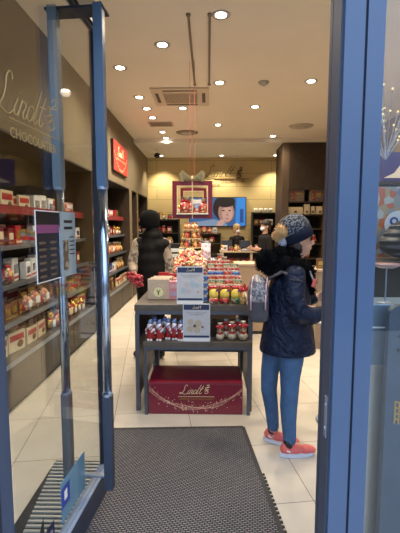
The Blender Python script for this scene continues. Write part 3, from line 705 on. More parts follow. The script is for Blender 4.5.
nn = q.node_tree; wv = nn.nodes.new('ShaderNodeTexWave'); wv.bands_direction = 'Z'; wv.inputs['Scale'].default_value = 7; bb = nn.nodes.new('ShaderNodeBump'); bb.inputs['Distance'].default_value = .012
tco = nn.nodes.new('ShaderNodeTexCoord'); nn.links.new(tco.outputs['Object'], wv.inputs[0]); nn.links.new(wv.outputs[1], bb.inputs['Height']); nn.links.new(bb.outputs[0], nn.nodes['Principled BSDF'].inputs['Normal'])
blob(bm_, 'bag_body', q, t, .014, 3)
e = MB()
for k in range(14):
    a0 = PI * k / 14; a1 = PI * (k + 1) / 14
    e.cone((.09 * math.cos(a0), -.04, .25 + .06 * math.sin(a0)), (.09 * math.cos(a1), -.04, .25 + .06 * math.sin(a1)), .007, .007, 6)
e.build('handle', M_black, t)
t = thing('cake_stand', 'pink glass dish on a thin stem behind the side window', 'dish', PY(385, 303, 1.55))
MB().lathe([(.002, .135), (.03, .137), (.052, .15), (.054, .154), (.03, .143), (.002, .14)], seg=24).build('dish', mat('pink_glass', (.42, .25, .24), .15), t, True)
MB().cone((0, 0, .004), (0, 0, .138), .003, .003, 8).build('stem', M_satin, t)
MB().cone((0, 0, 0), (0, 0, .006), .03, .02, 16).build('foot', M_satin, t)
t = thing('steel_bollard', 'tall stainless steel bollard with dark rounded plate beside the frame post', 'bollard', (.62, 1.50, 0))
MB().b2((-.06, 0, 0), (.24, .16, 1.09), .003).build('lower_panel', mat('brushed_steel', (.62, .58, .53), .35, .85, noise=.08, nscale=5), t)
MB().b2((-.06, .0, 1.09), (.24, .16, 1.325), .003).build('upper_panel', mat('blue_steel', (.16, .24, .34), .35, .6, noise=.05), t)
MB().b2((-.055, -.004, 1.235), (.10, 0, 1.24)).build('seam_line', M_white, t)
e = MB(); r_ = .04; pts = [(.0, 0), (.35, 0), (.35, 1.335)] + [(r_ - r_ * math.sin(a0), 1.295 + r_ * math.cos(a0)) for a0 in [k * PI / 2 / 6 for k in range(7)]]
e.prism(pts, .03, Matrix.Translation((.035, -.07, 0))).build('front_slab', mat('dark_blue_steel', (.06, .09, .14), .4, .6, noise=.06), t)
for z in (1.17, 1.22): MB().cone((.075, -.077, z), (.075, -.07, z), .007, .007, 12).build('bolt', M_black, t)
e = MB()
for k in range(4):
    e.box((.078, -.0715, .975 - k * .022), (.020, .003, .006), ry=.3).box((.07, -.0715, .966 - k * .022), (.005, .003, .014)).box((.085, -.0715, .962 - k * .022), (.005, .003, .012))
e.build('stamped_mark', mat('amber_mark', (.45, .25, .06), .5), t)

# ------------------------------------------------------------------ front display table (outer) and nested lower table
TX0, TX1, TY = -.63, .385, 3.36
t = thing('display_table', 'tall display table with grey brown top behind the mat', 'table', ((TX0 + TX1) / 2, TY, 0)); h = (TX1 - TX0) / 2; D = 1.15
MB().b2((-h, 0, .895), (h, D, .95), .003).build('tabletop', M_tabletop, t)
MB().b2((-h + .004, .01, .862), (h - .004, D, .895), .002).build('top_frame', M_tabmetal, t)
for s in (-1, 1):
    MB().b2((s * h, .01, 0), (s * (h - .038), .045, .862), .002).build('leg', M_tabmetal, t)
    MB().b2((s * h, D - .045, 0), (s * (h - .038), D - .01, .862), .002).build('leg', M_tabmetal, t)
    MB().b2((s * (h - .012), .05, .10), (s * (h - .022), D - .05, .862)).build('side_panel', M_tabside, t)
t = thing('nested_table', 'lower nested table pulled under the tall display table', 'table', (-.09, 3.285, 0)); h2 = .462; D2 = .85
MB().b2((-h2 + .005, 0, .60), (h2, D2, .648), .003).build('tabletop', M_tabletop, t)
MB().b2((-h2 + .008, .008, .575), (h2 - .008, D2, .60), .002).build('top_frame', M_tabmetal, t)
for s in (-1, 1):
    MB().b2((s * (h2 - .008), .01, 0), (s * (h2 - .038), .04, .575), .002).build('leg', M_tabmetal, t)
    MB().b2((s * (h2 - .008), D2 - .04, 0), (s * (h2 - .038), D2 - .01, .575), .002).build('leg', M_tabmetal, t)
MB().b2((-h2 + .04, D2 - .03, .30), (h2 - .04, D2 - .015, .33)).build('rear_rail', M_tabmetal, t)

# burgundy gift carton under the table
t = thing('gift_carton', 'large burgundy carton with gold writing on the floor under the tables', 'box', (-.105, 3.31, 0)); bw, bh = .405, .275
MB().b2((-bw, 0, .002), (bw, .42, bh), .004).build('carton', M_burg, t)
MB().b2((-bw, 0, bh + .002), (bw, .42, bh + .010), .003).build('lid_edge', mat('brighter_burgundy', (.26, .012, .03), .35, noise=.05), t)
script('script_word', frontM(-.115, -.003, .185), .038, .0022, M_goldw, t)
MB().b2((-.15, -.003, .158), (.16, -.001, .1615)).build('underline', M_goldw, t)
text('small_text', 'THE FINE CHOCOLATE GIFTS', frontM(.005, -.002, .130), .0225, F['gold'], t, .0008)
e = MB()
for k in range(5):
    for j in range(48):
        u = -1 + 2 * j / 47; v = -1 + 2 * (j + 1) / 47
        f = lambda q: (q * (bw - .004), -.002, .045 + k * .006 + .17 * abs(q) ** 2.2 + .006 * math.sin(9 * q + k))
        if j < 47: e.cone(f(u), f(v), .0011, .0011, 4)
e.build('garland_lines', mat('rose_gold', (.62, .38, .28), .4, .3), t)
e = MB()
for k in range(150):
    u = random.uniform(-1, 1); z = .055 + .17 * abs(u) ** 2.2 + random.gauss(0, .028); r0 = random.choice((.0015, .002, .003, .0045))
    if .01 < z < .265: e.ell((u * (bw - .008), -.002, z), (r0, .0012, r0), seg=6, ring=4)
e.build('garland_dots', M_goldw, t)
e = MB()
for k in range(22):
    u = -1 + 2 * (k + .5) / 22; z = .05 + .17 * abs(u) ** 2.2 + random.uniform(-.015, .02); R_ = random.uniform(.012, .022); c_ = []
    for j in range(10):
        rr = R_ if j % 2 == 0 else R_ * .4; c_.append((u * (bw - .02) + rr * math.cos(j * PI / 5 + k), z + rr * math.sin(j * PI / 5 + k)))
    e.prism(c_, .001, Matrix.Translation((0, -.0018, 0)))
e.build('garland_stars', mat('dull_red_star', (.34, .06, .06), .4), t)

# price stands
M_navy = mat('navy_header', (.012, .022, .075), .4, noise=.05)
M_print = mat('print_paper', (.46, .47, .49), .5, noise=.06, nscale=30)
def price_sign(name, label, x, y, z, spots, tilt=.10):
    t = thing(name, label, 'sign', (x, y, z), 0, 'price signs'); t.rotation_euler = (-tilt, 0, 0)
    MB().b2((-.115, 0, 0), (.115, .006, .325), .002).build('acrylic_holder', mat('acrylic', (.55, .56, .58), .15), t)
    MB().b2((-.112, -.002, 0), (.112, 0, .03)).build('white_foot', M_white, t)
    MB().b2((-.107, -.003, .035), (.107, -.001, .318)).build('printed_sheet', M_print, t)
    MB().b2((-.107, -.004, .272), (.107, -.002, .316)).build('navy_header', M_navy, t)
    MB().b2((-.107, -.004, .035), (.107, -.002, .052)).build('navy_footer', M_navy, t)
    script('script_word', frontM(-.028, -.005, .284), .011, .0009, M_goldw, t)
    for (sx_, sz_, rr, mm) in spots:
        MB().cone((sx_, -.0045, sz_), (sx_, -.002, sz_), rr, rr, 16).build('picture_spot', mm, t)
    for k, wd in enumerate((.085, .06)): MB().b2((-wd, -.004, .245 - k * .014), (wd, -.002, .249 - k * .014)).build('text_line', mat('grey_ink', (.28, .27, .27), .6), t)
    return t
lb_, pk_, gg_ = mat('print_blue', (.34, .43, .49), .6), mat('print_pink', (.48, .40, .41), .6), mat('print_tan', (.44, .37, .27), .6)
sA = PY(190, 303, 3.385)
price_sign('price_sign', 'upright price sign with blue pictures on the tall table', sA.x, 3.385, .951, [(-.03, .17, .022, pk_), (.02, .175, .026, lb_), (.06, .165, .02, lb_), (-.055, .12, .024, lb_), (-.01, .11, .022, pk_), (.04, .115, .02, M_print), (.07, .105, .012, gg_)])
sB = PY(196.5, 341, 3.30)
price_sign('price_sign', 'lower price sign with round tan pictures on the nested table', sB.x, 3.30, .649, [(-.05, .17, .026, gg_), (.015, .155, .030, gg_), (-.055, .11, .028, gg_), (.005, .10, .028, gg_), (-.015, .135, .014, F['brown']), (.05, .125, .010, F['brown'])], .0)

# kraft gift boxes with a deer circle
def deer_box(loc, label, first=[]):
    t = thing('kraft_gift_box', label, 'box', loc, 0, 'kraft boxes on the table')
    MB().b2((-.098, 0, 0), (.098, .05, .185), .003).build('carton', mat('kraft', (.50, .39, .28), .6, noise=.08), t)
    MB().cone((0, -.003, .065), (0, 0, .065), .044, .044, 28).build('round_label', mat('pale_yellow', (.78, .72, .38), .5), t)
    a_ = MB().ell((0, -.004, .050), (.006, .002, .014), seg=8, ring=6).ell((0, -.004, .066), (.008, .002, .009), seg=8, ring=6)
    for s in (-1, 1):
        a_.cone((0, -.004, .072), (s * .022, -.004, .092), .0025, .0015, 5).cone((s * .011, -.004, .082), (s * .010, -.004, .096), .002, .001, 5).ell((s * .012, -.004, .070), (.006, .002, .003), seg=6, ring=4)
    a_.build('deer_print', mat('olive_ink', (.16, .14, .05), .6), t)
    e = MB()
    for k in range(18):
        a0 = 2 * PI * k / 18; e.ell((.062 * math.cos(a0), -.001, .078 + .055 * math.sin(a0)), (.006, .0015, .006), seg=6, ring=4)
    e.build('snow_dots', M_cream, t)
kx = PY(158.5, 300, 3.62).x
for k, lb in enumerate(('front kraft gift box with a deer circle at left of table', 'middle kraft gift box behind the front deer box', 'rear kraft gift box behind two others at left')):
    deer_box((kx + .012 * k, 3.62 + .10 * k, .951 + 0), lb)
t = thing('pink_gift_box', 'slim pink gift box between the kraft boxes and the price sign', 'box', (PY(173.5, 298, 3.62).x, 3.62, .951))
MB().b2((-.042, 0, 0), (.042, .05, .165), .003).build('carton', F['pink'], t)
MB().b2((-.03, -.003, .03), (.03, -.001, .07)).build('front_label', F['lilac'], t)
MB().b2((-.03, -.003, .10), (.03, -.001, .14)).build('upper_print', mat('soft_pink', (.6, .35, .38), .6), t)

# chocolate santas on the lower table
def santa():
    t = thing('chocolate_santa', '', 'chocolate figure')
    MB().lathe([(.022, 0), (.030, .006), (.032, .03), (.036, .06), (.033, .085), (.024, .105), (.018, .115)], seg=18, sy=.8).build('red_coat', mat('santa_red', (.36, .02, .02), .25, .2, noise=.2, bump=.2), t, True)
    MB().ell((0, -.004, .127), (.017, .016, .018)).build('face', M_skin, t, True)
    MB().ell((0, -.016, .108), (.022, .012, .026)).ell((.012, -.014, .118), (.010, .009, .012)).ell((-.012, -.014, .118), (.010, .009, .012)).build('beard', mat('white_foil', (.62, .62, .68), .3, .3), t, True)
    MB().lathe([(.020, 0), (.021, .006), (.016, .020), (.006, .030)], c=(0, 0, .134), seg=14).ell((.010, -.004, .160), .008, seg=8, ring=6).build('hat', mat('santa_blue', (.12, .18, .36), .3, .4), t, True)
    MB().ell((.030, .006, .075), (.018, .016, .026)).build('sack', mat('teal_foil', (.04, .16, .18), .3, .3, noise=.2), t, True)
    e = MB(); [e.cone((-.033 + .008 * k, -.026 - .002 * math.sin(k), .068 + .008 * k), (-.025 + .008 * k, -.026, .076 + .008 * k), .004, .004, 6) for k in range(7)]
    e.build('sash', F['burg'], t)
    MB().box((-.010, -.018, .008), (.018, .022, .016), bev=.004).box((.012, -.018, .008), (.018, .022, .016), bev=.004).build('boots', M_white, t)
    MB().caps((-.030, -.004, .085), .010, (-.026, -.022, .060), .008).caps((.028, -.004, .088), .010, (.018, -.024, .075), .008).build('sleeves', MATS['white_foil'], t, True)
    return t
s0 = santa(); sp = [(150.5, .0), (159.5, .0), (168.5, .05), (174.5, .03), (181, .0), (155, .09), (165, .11), (184, .11)]
lab = ['leftmost front chocolate santa', 'second front chocolate santa from the left', 'chocolate santa set back in the middle', 'chocolate santa in the middle with its sack visible', 'rightmost front chocolate santa', 'santa standing behind the two left ones', 'santa in the rear row at centre', 'santa in the rear row at right']
for i, (px, dy) in enumerate(sp):
    o = s0 if i == 0 else copy_tree(s0)
    o.location = (PY(px, 335, 3.33 + dy).x, 3.33 + dy, .649); o.scale = (1.1,) * 3; o.rotation_euler = (0, 0, random.uniform(-.3, .3))
    tag(o, lab[i] + ' on the nested table', 'chocolate figure', 'chocolate santas')
# bears in cellophane
def bear():
    t = thing('wrapped_bear', '', 'chocolate figure')
    MB().ell((0, 0, .036), (.038, .032, .036)).build('body', mat('bear_cream', (.45, .38, .27), .35, noise=.3, nscale=40), t, True)
    MB().ell((0, 0, .090), (.030, .026, .028)).ell((0, -.022, .084), (.012, .010, .010)).ell((.020, 0, .114), .010, seg=10, ring=6).ell((-.020, 0, .114), .010, seg=10, ring=6).build('head', mat('bear_bronze', (.30, .24, .14), .3, .3, noise=.3, nscale=40), t, True)
    MB().ell((.010, -.025, .094), .0028, seg=6, ring=4).ell((-.010, -.025, .094), .0028, seg=6, ring=4).build('eyes', M_black, t)
    MB().lathe([(.026, 0), (.030, .006), (.026, .012)], c=(0, 0, .060), seg=16).build('ribbon_collar', M_red, t)
    MB().ell((-.022, -.012, .128), (.020, .010, .013)).ell((.022, -.012, .128), (.020, .010, .013)).ell((0, -.014, .128), .009, seg=8, ring=6).caps((-.005, -.02, .122), .005, (-.018, -.026, .098), .003).caps((.005, -.02, .122), .005, (.018, -.026, .100), .003).build('bow', M_red, t, True)
    MB().lathe([(.010, .125), (.020, .150), (.024, .162)], seg=10).build('cellophane_tip', F['clear'], t, True)
    return t
b0 = bear(); bp_ = [(220, 0, .95), (232, .01, 1.0), (243, .0, 1.05), (226, .10, 1.0), (238, .11, 1.0)]
lab = ['left cellophane wrapped bear with red bow', 'middle cellophane wrapped bear with red bow', 'right cellophane wrapped bear with a big red bow', 'bear behind the left and middle wrapped bears', 'bear behind the middle and right wrapped bears']
for i, (px, dy, s) in enumerate(bp_):
    o = b0 if i == 0 else copy_tree(b0); Y = 3.34 + dy
    o.location = (PY(px, 338, Y).x, Y, .649); o.scale = (s,) * 3; tag(o, lab[i] + ' on the nested table', 'chocolate figure', 'wrapped bears')

# ------------------------------------------------------------------ stepped sweets at the right of the tall table
xL, xR = PY(208.5, 300, 3.45).x, PY(239, 300, 3.45).x
st = thing('display_riser', 'stepped wooden riser under the truffle bags on the table', 'riser', (0, 0, 0))
steps = [(3.40, .951), (3.62, 1.015), (3.84, 1.08), (4.06, 1.13), (4.28, 1.16)]
e = MB()
for k in range(1, 5):
    y, z = steps[k]; e.b2((xL - .02, y - .06, .951), (xR + .0, y + .16 if k < 4 else y + .2, z - .002))
e.build('steps', M_shelf, st)
chick = [('left', 0), ('middle', 1), ('right', 2)]
for nm, k in chick:
    x = xL + .045 + k * .095
    t = thing('chick_bag', '%s clear bag with a yellow chick and red ribbon at the front of the table' % nm, 'sweets', (x, 3.42, .951), 0, 'chick bags')
    MB().lathe([(.030, 0), (.042, .01), (.040, .05)], seg=16, sy=.8).build('truffle_base', [SP_mix, SP_red, SP_green][k], t, True)
    MB().lathe([(.034, .045), (.040, .075), (.036, .11), (.022, .13)], seg=16, sy=.8).build('yellow_figure', F['yellow'], t, True)
    MB().ell((-.016, -.004, .140), (.020, .012, .014)).ell((.018, -.004, .142), (.020, .012, .014)).ell((0, -.008, .140), .010, seg=8, ring=6).build('bow', M_red, t, True)
    MB().cone((.026, -.026, .118), (.026, -.030, .118), .010, .010, 12).build('round_tag', F['blue'], t)
t = thing('ribbon_bag', 'clear bag with a big red ribbon and long pale tail at the table corner', 'sweets', (PY(243.5, 300, 3.40).x, 3.40, .951))
MB().lathe([(.022, 0), (.034, .01), (.034, .07), (.018, .10)], seg=14).build('bag_body', SP_gold, t, True)
MB().ell((-.022, 0, .125), (.028, .014, .020), (0, .4, 0)).ell((.026, 0, .135), (.026, .014, .022), (0, -.6, 0)).ell((0, -.008, .122), .012, seg=8, ring=6).ell((.01, 0, .155), (.014, .010, .024)).build('bow', M_red, t, True)
MB().chain([((.012, -.030, .10), .007), ((.028, -.045, .03), .008), ((.038, -.058, -.02), .007)]).build('ribbon_tail', mat('pale_ribbon', (.62, .50, .42), .5), t, True)
def tb(mt_, nm):
    r = MB().box((0, 0, .028), (.085, .10, .056), bev=.016).build(nm, mt_, None, True)
    MB().box((0, -.04, .055), (.075, .012, .014), bev=.004).build('sealed_edge', F['clear'], r)
    return r
tbs = [tb(SP_red, 'truffle_packet'), tb(SP_blue, 'truffle_packet'), tb(SP_green, 'truffle_packet'), tb(SP_mix, 'truffle_packet')]
tl = ['red', 'blue and white', 'green', 'mixed coloured']; seen = set()
rows_ = [(3.56, 1.045, [0, 3, 0, 0]), (3.66, 1.075, [2, 2, 0, 2]), (3.77, 1.10, [0, 0, 0, 3]), (3.88, 1.13, [1, 1, 0, 1]), (3.99, 1.155, [0, 0, 3, 0]), (4.10, 1.18, [2, 0, 2, 2]), (4.22, 1.205, [0, 3, 0])]
e = MB()
for y, z, _ in rows_: e.b2((xL - .02, y - .055, 1.0), (xR + .02, y + .055, z - .002))
st_old = [c for c in st.children][0]; bpy.data.objects.remove(st_old)
e2 = MB()
for y, z, _ in rows_: e2.b2((xL - .02, y - .055, .951), (xR + .02, y + .055, z - .002))
e.b.free(); e2.build('steps', M_shelf, st)
for ri, (y, z, ks) in enumerate(rows_):
    for ci, k in enumerate(ks):
        o = copy_tree(tbs[k]) if k in seen else tbs[k]; seen.add(k)
        o.location = (xL + .03 + ci * .078, y, z); o.rotation_euler = (random.uniform(-.05, .05), random.uniform(-.05, .05), random.uniform(-.1, .1))
        tag(o, '%s truffle packet, %s from the left in %s step from the front' % (tl[k], ORD[ci], ORD[ri]), 'sweets', 'truffle packets on the steps')
# blue packets between sign and steps
for k in range(4):
    o = copy_tree(tbs[1]); o.location = (PY(205, 290, 3.55).x, 3.50 + .02 * k, .952 + .058 * k); o.rotation_euler = (0, 0, .1 * k); o.scale = (.55, .8, 1)
    tag(o, 'blue and white truffle packet %s up in the stack beside the price sign' % ORD[k], 'sweets', 'blue packets stacked beside the sign')
# red puffs behind kraft boxes
o = place(7, (PY(174, 278, 3.9).x, 3.90, .951), -PI / 2, 'behind pink gift box', 'red bags behind the kraft boxes', 1.3)
o = place(7, (PY(164, 278, 4.0).x, 4.02, .951), -PI / 2, 'behind kraft boxes', 'red bags behind the kraft boxes', 1.3)

# ------------------------------------------------------------------ pick and mix gondola behind the table
t = thing('candy_gondola', 'long gondola counter of loose sweets behind the display table', 'counter', (-.07, 6.15, 0))
MB().b2((-.42, -1.0, 0), (.42, 1.0, .92)).build('body', M_wood, t)
MB().b2((-.44, -1.03, .92), (.44, 1.03, .95), .003).build('top', M_shelf, t)
MB().b2((-.435, -1.02, .95), (-.425, 1.02, 1.05)).b2((.425, -1.02, .95), (.435, 1.02, 1.05)).b2((-.435, -1.02, .95), (.435, -1.01, 1.03)).build('glass_rim', M_glass, t)
cand = [mat('wrap_red', (.6, .03, .03), .25, noise=.1), mat('wrap_gold', (.72, .5, .18), .25, noise=.1), mat('wrap_cream', (.72, .62, .48), .3, noise=.1), mat('wrap_brown', (.25, .10, .04), .3, noise=.1)]
bmz = MB()
for k in range(520):
    u = random.uniform(-1, 1); v = random.uniform(-1, 1); zz = .16 * (1 - abs(u) ** 1.4) + .16 * (1 - abs(v)) + .0
    bmz.ell((-.25 + u * .22, 5.55 + v * .34 , .985 + zz), (.026, .018, .018), (0, 0, random.uniform(0, 3)), seg=8, ring=5)
hp = bmz.build('wrapped_sweets_heap', speckle('heap_wraps', [(.6, .04, .03), (.74, .5, .2), (.75, .66, .5), (.6, .1, .1), (.7, .4, .3), (.3, .12, .05)], 26), None, True)
tag(hp, 'heaped loose wrapped sweets in red, gold and cream behind the price sign', 'sweets', kind='stuff')
bmz = MB()
for k in range(360):
    u = random.uniform(-1, 1); v = random.uniform(-1, 1); zz = .20 * (1 - abs(v)) + .05
    bmz.ell((-.24 + u * .20, 6.2 + v * .22, .98 + zz), (.03, .022, .022), (0, 0, random.uniform(0, 3)), seg=8, ring=5)
hp = bmz.build('wrapped_sweets_heap', speckle('heap_wraps2', [(.6, .04, .03), (.74, .55, .2), (.8, .7, .3), (.5, .03, .03)], 24), None, True)
tag(hp, 'second farther heap of red and yellow wrapped sweets', 'sweets', kind='stuff')
# tiered stand of bags on the gondola
ts = thing('tier_stand', 'three tier stand of red and yellow sweets on the gondola', 'stand', (PY(191, 240, 6.8).x, 6.8, .951))
MB().cone((0, 0, 0), (0, 0, .64), .012, .012, 10).build('pole', M_satin, ts)
for k, (z, r) in enumerate(((.30, .20), (.45, .17), (.60, .14))):
    MB().cone((0, 0, z), (0, 0, z + .012), r, r, 24).build('tray', M_goldw, ts)
for k, (z, r) in enumerate(((.312, .14), (.462, .115), (.612, .09))):
    for j in range(6):
        a0 = j * PI / 3 + k
        place([5, 4, 5][k] if j % 2 else [4, 5, 6][k], (ts.location.x + r * math.cos(a0), 6.8 + r * math.sin(a0), .952 + z), a0, 'on %s tray of tier stand' % ['lower', 'middle', 'top'][k], 'pouches on the tier stand', .85)
# tall acrylic columns right of the heap
for i, (px, yy, hh_) in enumerate(((206, 5.95, .42), (213, 5.30, .22))):
    x = PY(px, 250, yy).x
    t = thing('sweets_jar', ['tall clear jar of lilac and white sweets on the gondola', 'short clear jar of dark sweets on the gondola'][i], 'jar', (x, yy, .951))
    MB().lathe([(.065, 0), (.07, .01), (.07, hh_)], seg=20).build('jar', speckle('jar%d' % i, [(.40, .30, .42), (.62, .5, .5), (.5, .45, .55), (.3, .2, .2)] if i == 0 else [(.1, .06, .1), (.2, .1, .15), (.4, .35, .4)], 24), t, True)
    MB().cone((0, 0, hh_), (0, 0, hh_ + .03), .072, .06, 20).build('lid', F['silver'], t)
row([4, 0], .17, .30, 5.45, .951, 'right of the heap', 1.25)
row([4, 7, 6, 0], .14, .32, 5.85, .951, 'second gondola row', 1.5)
row([6, 4, 5, 4], .10, .32, 6.3, .951, 'third gondola row', 1.6)

# hanging gift frame
yF = 5.0
a = PY(172.5, 218.5, yF); b = PY(212.5, 181, yF); wF = (b.x - a.x) / 2; hF = b.z - a.z
t = thing('hanging_gift_frame', 'burgundy gift shaped frame with gold bow hanging from red ribbons', 'hanging decoration', ((a.x + b.x) / 2, yF, a.z))
def ring(x0, x1, z0, z1, wd, y0, y1, m, nm):
    MB().b2((x0, y0, z0), (x0 + wd, y1, z1)).b2((x1 - wd, y0, z0), (x1, y1, z1)).b2((x0 + wd, y0, z0), (x1 - wd, y1, z0 + wd)).b2((x0 + wd, y0, z1 - wd), (x1 - wd, y1, z1)).build(nm, m, t)
ring(-wF, wF, 0, hF, .055, 0, .012, M_burg, 'front_frame')
ring(-wF + .055, wF - .055, .055, hF - .055, .012, -.002, .008, M_goldw, 'gold_inner_edge')
ring(-wF + .09, wF - .075, .07, hF - .07, .035, .16, .17, M_burg, 'rear_frame')
ring(-wF + .125, wF - .11, .105, hF - .105, .010, .158, .162, M_goldw, 'rear_gold_edge')
MB().b2((-wF + .05, -.03, .050), (wF - .05, .18, .062)).build('ledge', M_white, t)
e = MB()
for s in (-1, 1):
    e.prism([(0, 0), (s * .12, .10), (s * .165, .06), (s * .13, -.045)], .03, Matrix.Translation((0, -.02, hF + .03)))
e.build('bow_loops', mat('gold_mesh', (.26, .21, .11), .5, .2, noise=.2, nscale=50), t)
MB().prism([(-.04, .01), (-.115, .07), (-.11, -.02)], .006, Matrix.Translation((0, -.028, hF + .03))).prism([(.04, .01), (.115, .07), (.11, -.02)], .006, Matrix.Translation((0, -.028, hF + .03))).build('bow_folds', mat('olive_mesh', (.16, .16, .09), .5, noise=.2), t)
MB().box((0, -.01, hF + .035), (.035, .05, .045), bev=.01).build('bow_knot', M_goldw, t)
MB().b2((-.006, -.012, 0), (.006, -.004, hF + .02)).build('centre_ribbon', M_cream, t)
for s, X in ((-1, -.028), (1, .028)):
    MB().b2((X - .0022, .0, hF), (X + .0022, .002, CEIL - a.z - .014)).build('hanging_ribbon', mat('red_ribbon', (.50, .10, .07), .5), t)
for i, (px, k, s) in enumerate(((179, 9, .75), (185, 4, 1.35), (191, 4, 1.2), (196.5, 2, 1.25), (202.5, 4, 1.2))):
    place(k, (PY(px, 215, yF + .05).x, yF + .06, a.z + .0625), -PI / 2, 'in hanging gift frame', 'sweets in the hanging frame', s * 1.05)
place(0, (PY(187, 210, yF + .11).x, yF + .118, a.z + .0625), -PI / 2, 'tall at rear of hanging frame', 'sweets in the hanging frame', 1.35)

# ------------------------------------------------------------------ counters
ca, cb = PY(236, 263, 5.9).x, PY(275, 263, 5.9).x
t = thing('beige_counter', 'plain beige cabinet block behind the truffle steps', 'counter', ((ca + cb) / 2, 5.9, 0)); h = (cb - ca) / 2
MB().b2((-h, 0, .05), (h, .5, 1.03), .004).build('body', mat('beige_laminate', (.42, .29, .18), .5, noise=.05), t)
MB().b2((-h - .01, -.01, 1.03), (h + .01, .51, 1.06), .003).build('top', mat('beige_top', (.45, .33, .22), .5), t)
MB().b2((-h + .02, .02, 0), (h - .02, .48, .05)).build('plinth', M_black, t)
ca, cb = PY(221, 252, 8.9).x, PY(268, 252, 8.9).x
t = thing('till_counter', 'shop counter carrying the cash registers at the back', 'counter', ((ca + cb) / 2, 8.9, 0)); h = (cb - ca) / 2
MB().b2((-h, 0, 0), (-h + .06, .55, 1.03)).b2((h * .25, 0, 0), (h * .25 + .05, .55, 1.03)).b2((h - .06, 0, 0), (h, .55, 1.03)).build('upright', mat('counter_cream', (.46, .36, .24), .5), t)
MB().b2((-h, .3, 0), (h, .55, 1.03)).build('carcass', M_wood, t)
MB().b2((-h, 0, .70), (h, .3, .73)).b2((-h, 0, .0), (h, .3, .38)).build('front_shelf', M_wood, t)
MB().b2((-h - .02, -.03, 1.03), (h + .02, .56, 1.06), .004).build('worktop', mat('counter_top', (.40, .30, .19), .4), t)
x = ca + .1
for k in range(8): place([1, 0, 3][k % 3], (x, 9.08, .731), -PI / 2, 'in till counter recess', 'boxes in the till counter', 1.25); x += .14
def till(x, y, lab, s=1):
    t = thing('cash_register', lab, 'cash register', (x, y, 1.061), 0, 'cash registers'); t.scale = (.68,) * 3
    MB().box((0, .05, .015), (.22, .2, .03), bev=.005).build('base', M_black, t)
    MB().cone((0, .05, .03), (0, .05, .16), .03, .02, 12).build('stand', M_black, t)
    MB().box((0, .03, .22), (.36, .03, .24), rx=-.15, bev=.006).build('screen', M_black, t)
    MB().box((.0, .013, .22), (.33, .004, .20), rx=-.15).build('screen_face', mat('screen_dim', (.03, .035, .05), .2), t)
    MB().box((.14, -.08, .04), (.10, .14, .07), rx=.3, bev=.006).build('card_terminal', M_black, t)
till(PY(227, 247, 9.1).x, 9.15, 'left black cash register on the back counter'); till(PY(245, 247, 9.1).x, 9.15, 'right black cash register in front of the blonde assistant')
t = thing('receipt_tray', 'light grey tray on the counter right of the registers', 'tray', (PY(243, 249, 8.95).x + .1, 8.98, 1.061))
MB().box((0, 0, .02), (.28, .14, .035), bev=.006).build('tray', mat('tray_grey', (.25, .26, .32), .4), t)
MB().box((0, 0, .042), (.22, .09, .008)).build('pad', M_white, t)
for i, px in enumerate((222, 225, 231, 236, 250, 256)):
    place([9, 2, 10, 5, 8, 6][i], (PY(px, 250, 9.0).x, 8.97 if i not in (4, ) else 9.2, 1.061), -PI / 2, 'on till counter edge', 'sweets along the till counter', 1.0)
# pan scale and white drawers at left back
t = thing('white_printer', 'two white drawers in a dark stand behind the man in the vest', 'printer', (PY(178, 250, 8.0).x, 8.0, 0))
MB().b2((-.17, 0, 0), (.17, .4, .98)).build('stand', M_black, t)
for z in (1.0, 1.11): MB().b2((-.16, -.01, z - .01), (.12, .35, z + .06), .006).build('drawer', mat('printer_white', (.5, .53, .56), .4), t)
MB().b2((-.15, .02, .98), (.13, .36, 1.26)).build('housing', M_black, t)
# left-hand beige display cabinet by the post and round table
A = PY(317, 272, 5.2); B = PY(345, 272, 5.2)
t = thing('side_cabinet', 'pale wood side cabinet in front of the dark column', 'cabinet', ((A.x + B.x) / 2, 5.2, 0)); h = (B.x - A.x) / 2
MB().b2((-h, 0, 0), (h, .5, A.z), .004).build('body', mat('pale_wood', (.30, .22, .15), .5, noise=.15, nscale=10), t)
MB().b2((-h - .01, -.01, A.z), (h + .01, .51, A.z + .03), .003).build('top', MATS['beige_top'], t)
for k in range(3): MB().b2((-h + .02, -.012, .1 + k * .3), (h - .02, 0, .37 + k * .3), .003).build('drawer_front', MATS['pale_wood'], t)
place(3, (A.x + .08, 5.35, A.z + .031), -PI / 2, 'on the pale side cabinet', 'sweets on the side cabinet', 1)
A = PY(327, 325, 3.15)
t = thing('round_table', 'small round white table partly behind the frame post', 'table', (A.x + .13, 3.2, 0))
MB().lathe([(.14, -.02), (.20, 0), (.205, .02), (.2, .025)], c=(0, 0, A.z), seg=32).build('tabletop', M_white, t, True)
MB().cone((0, 0, .02), (0, 0, A.z - .02), .025, .025, 14).build('pole', M_satin, t)
MB().cone((0, 0, 0), (0, 0, .02), .18, .17, 24).build('base', M_satin, t)

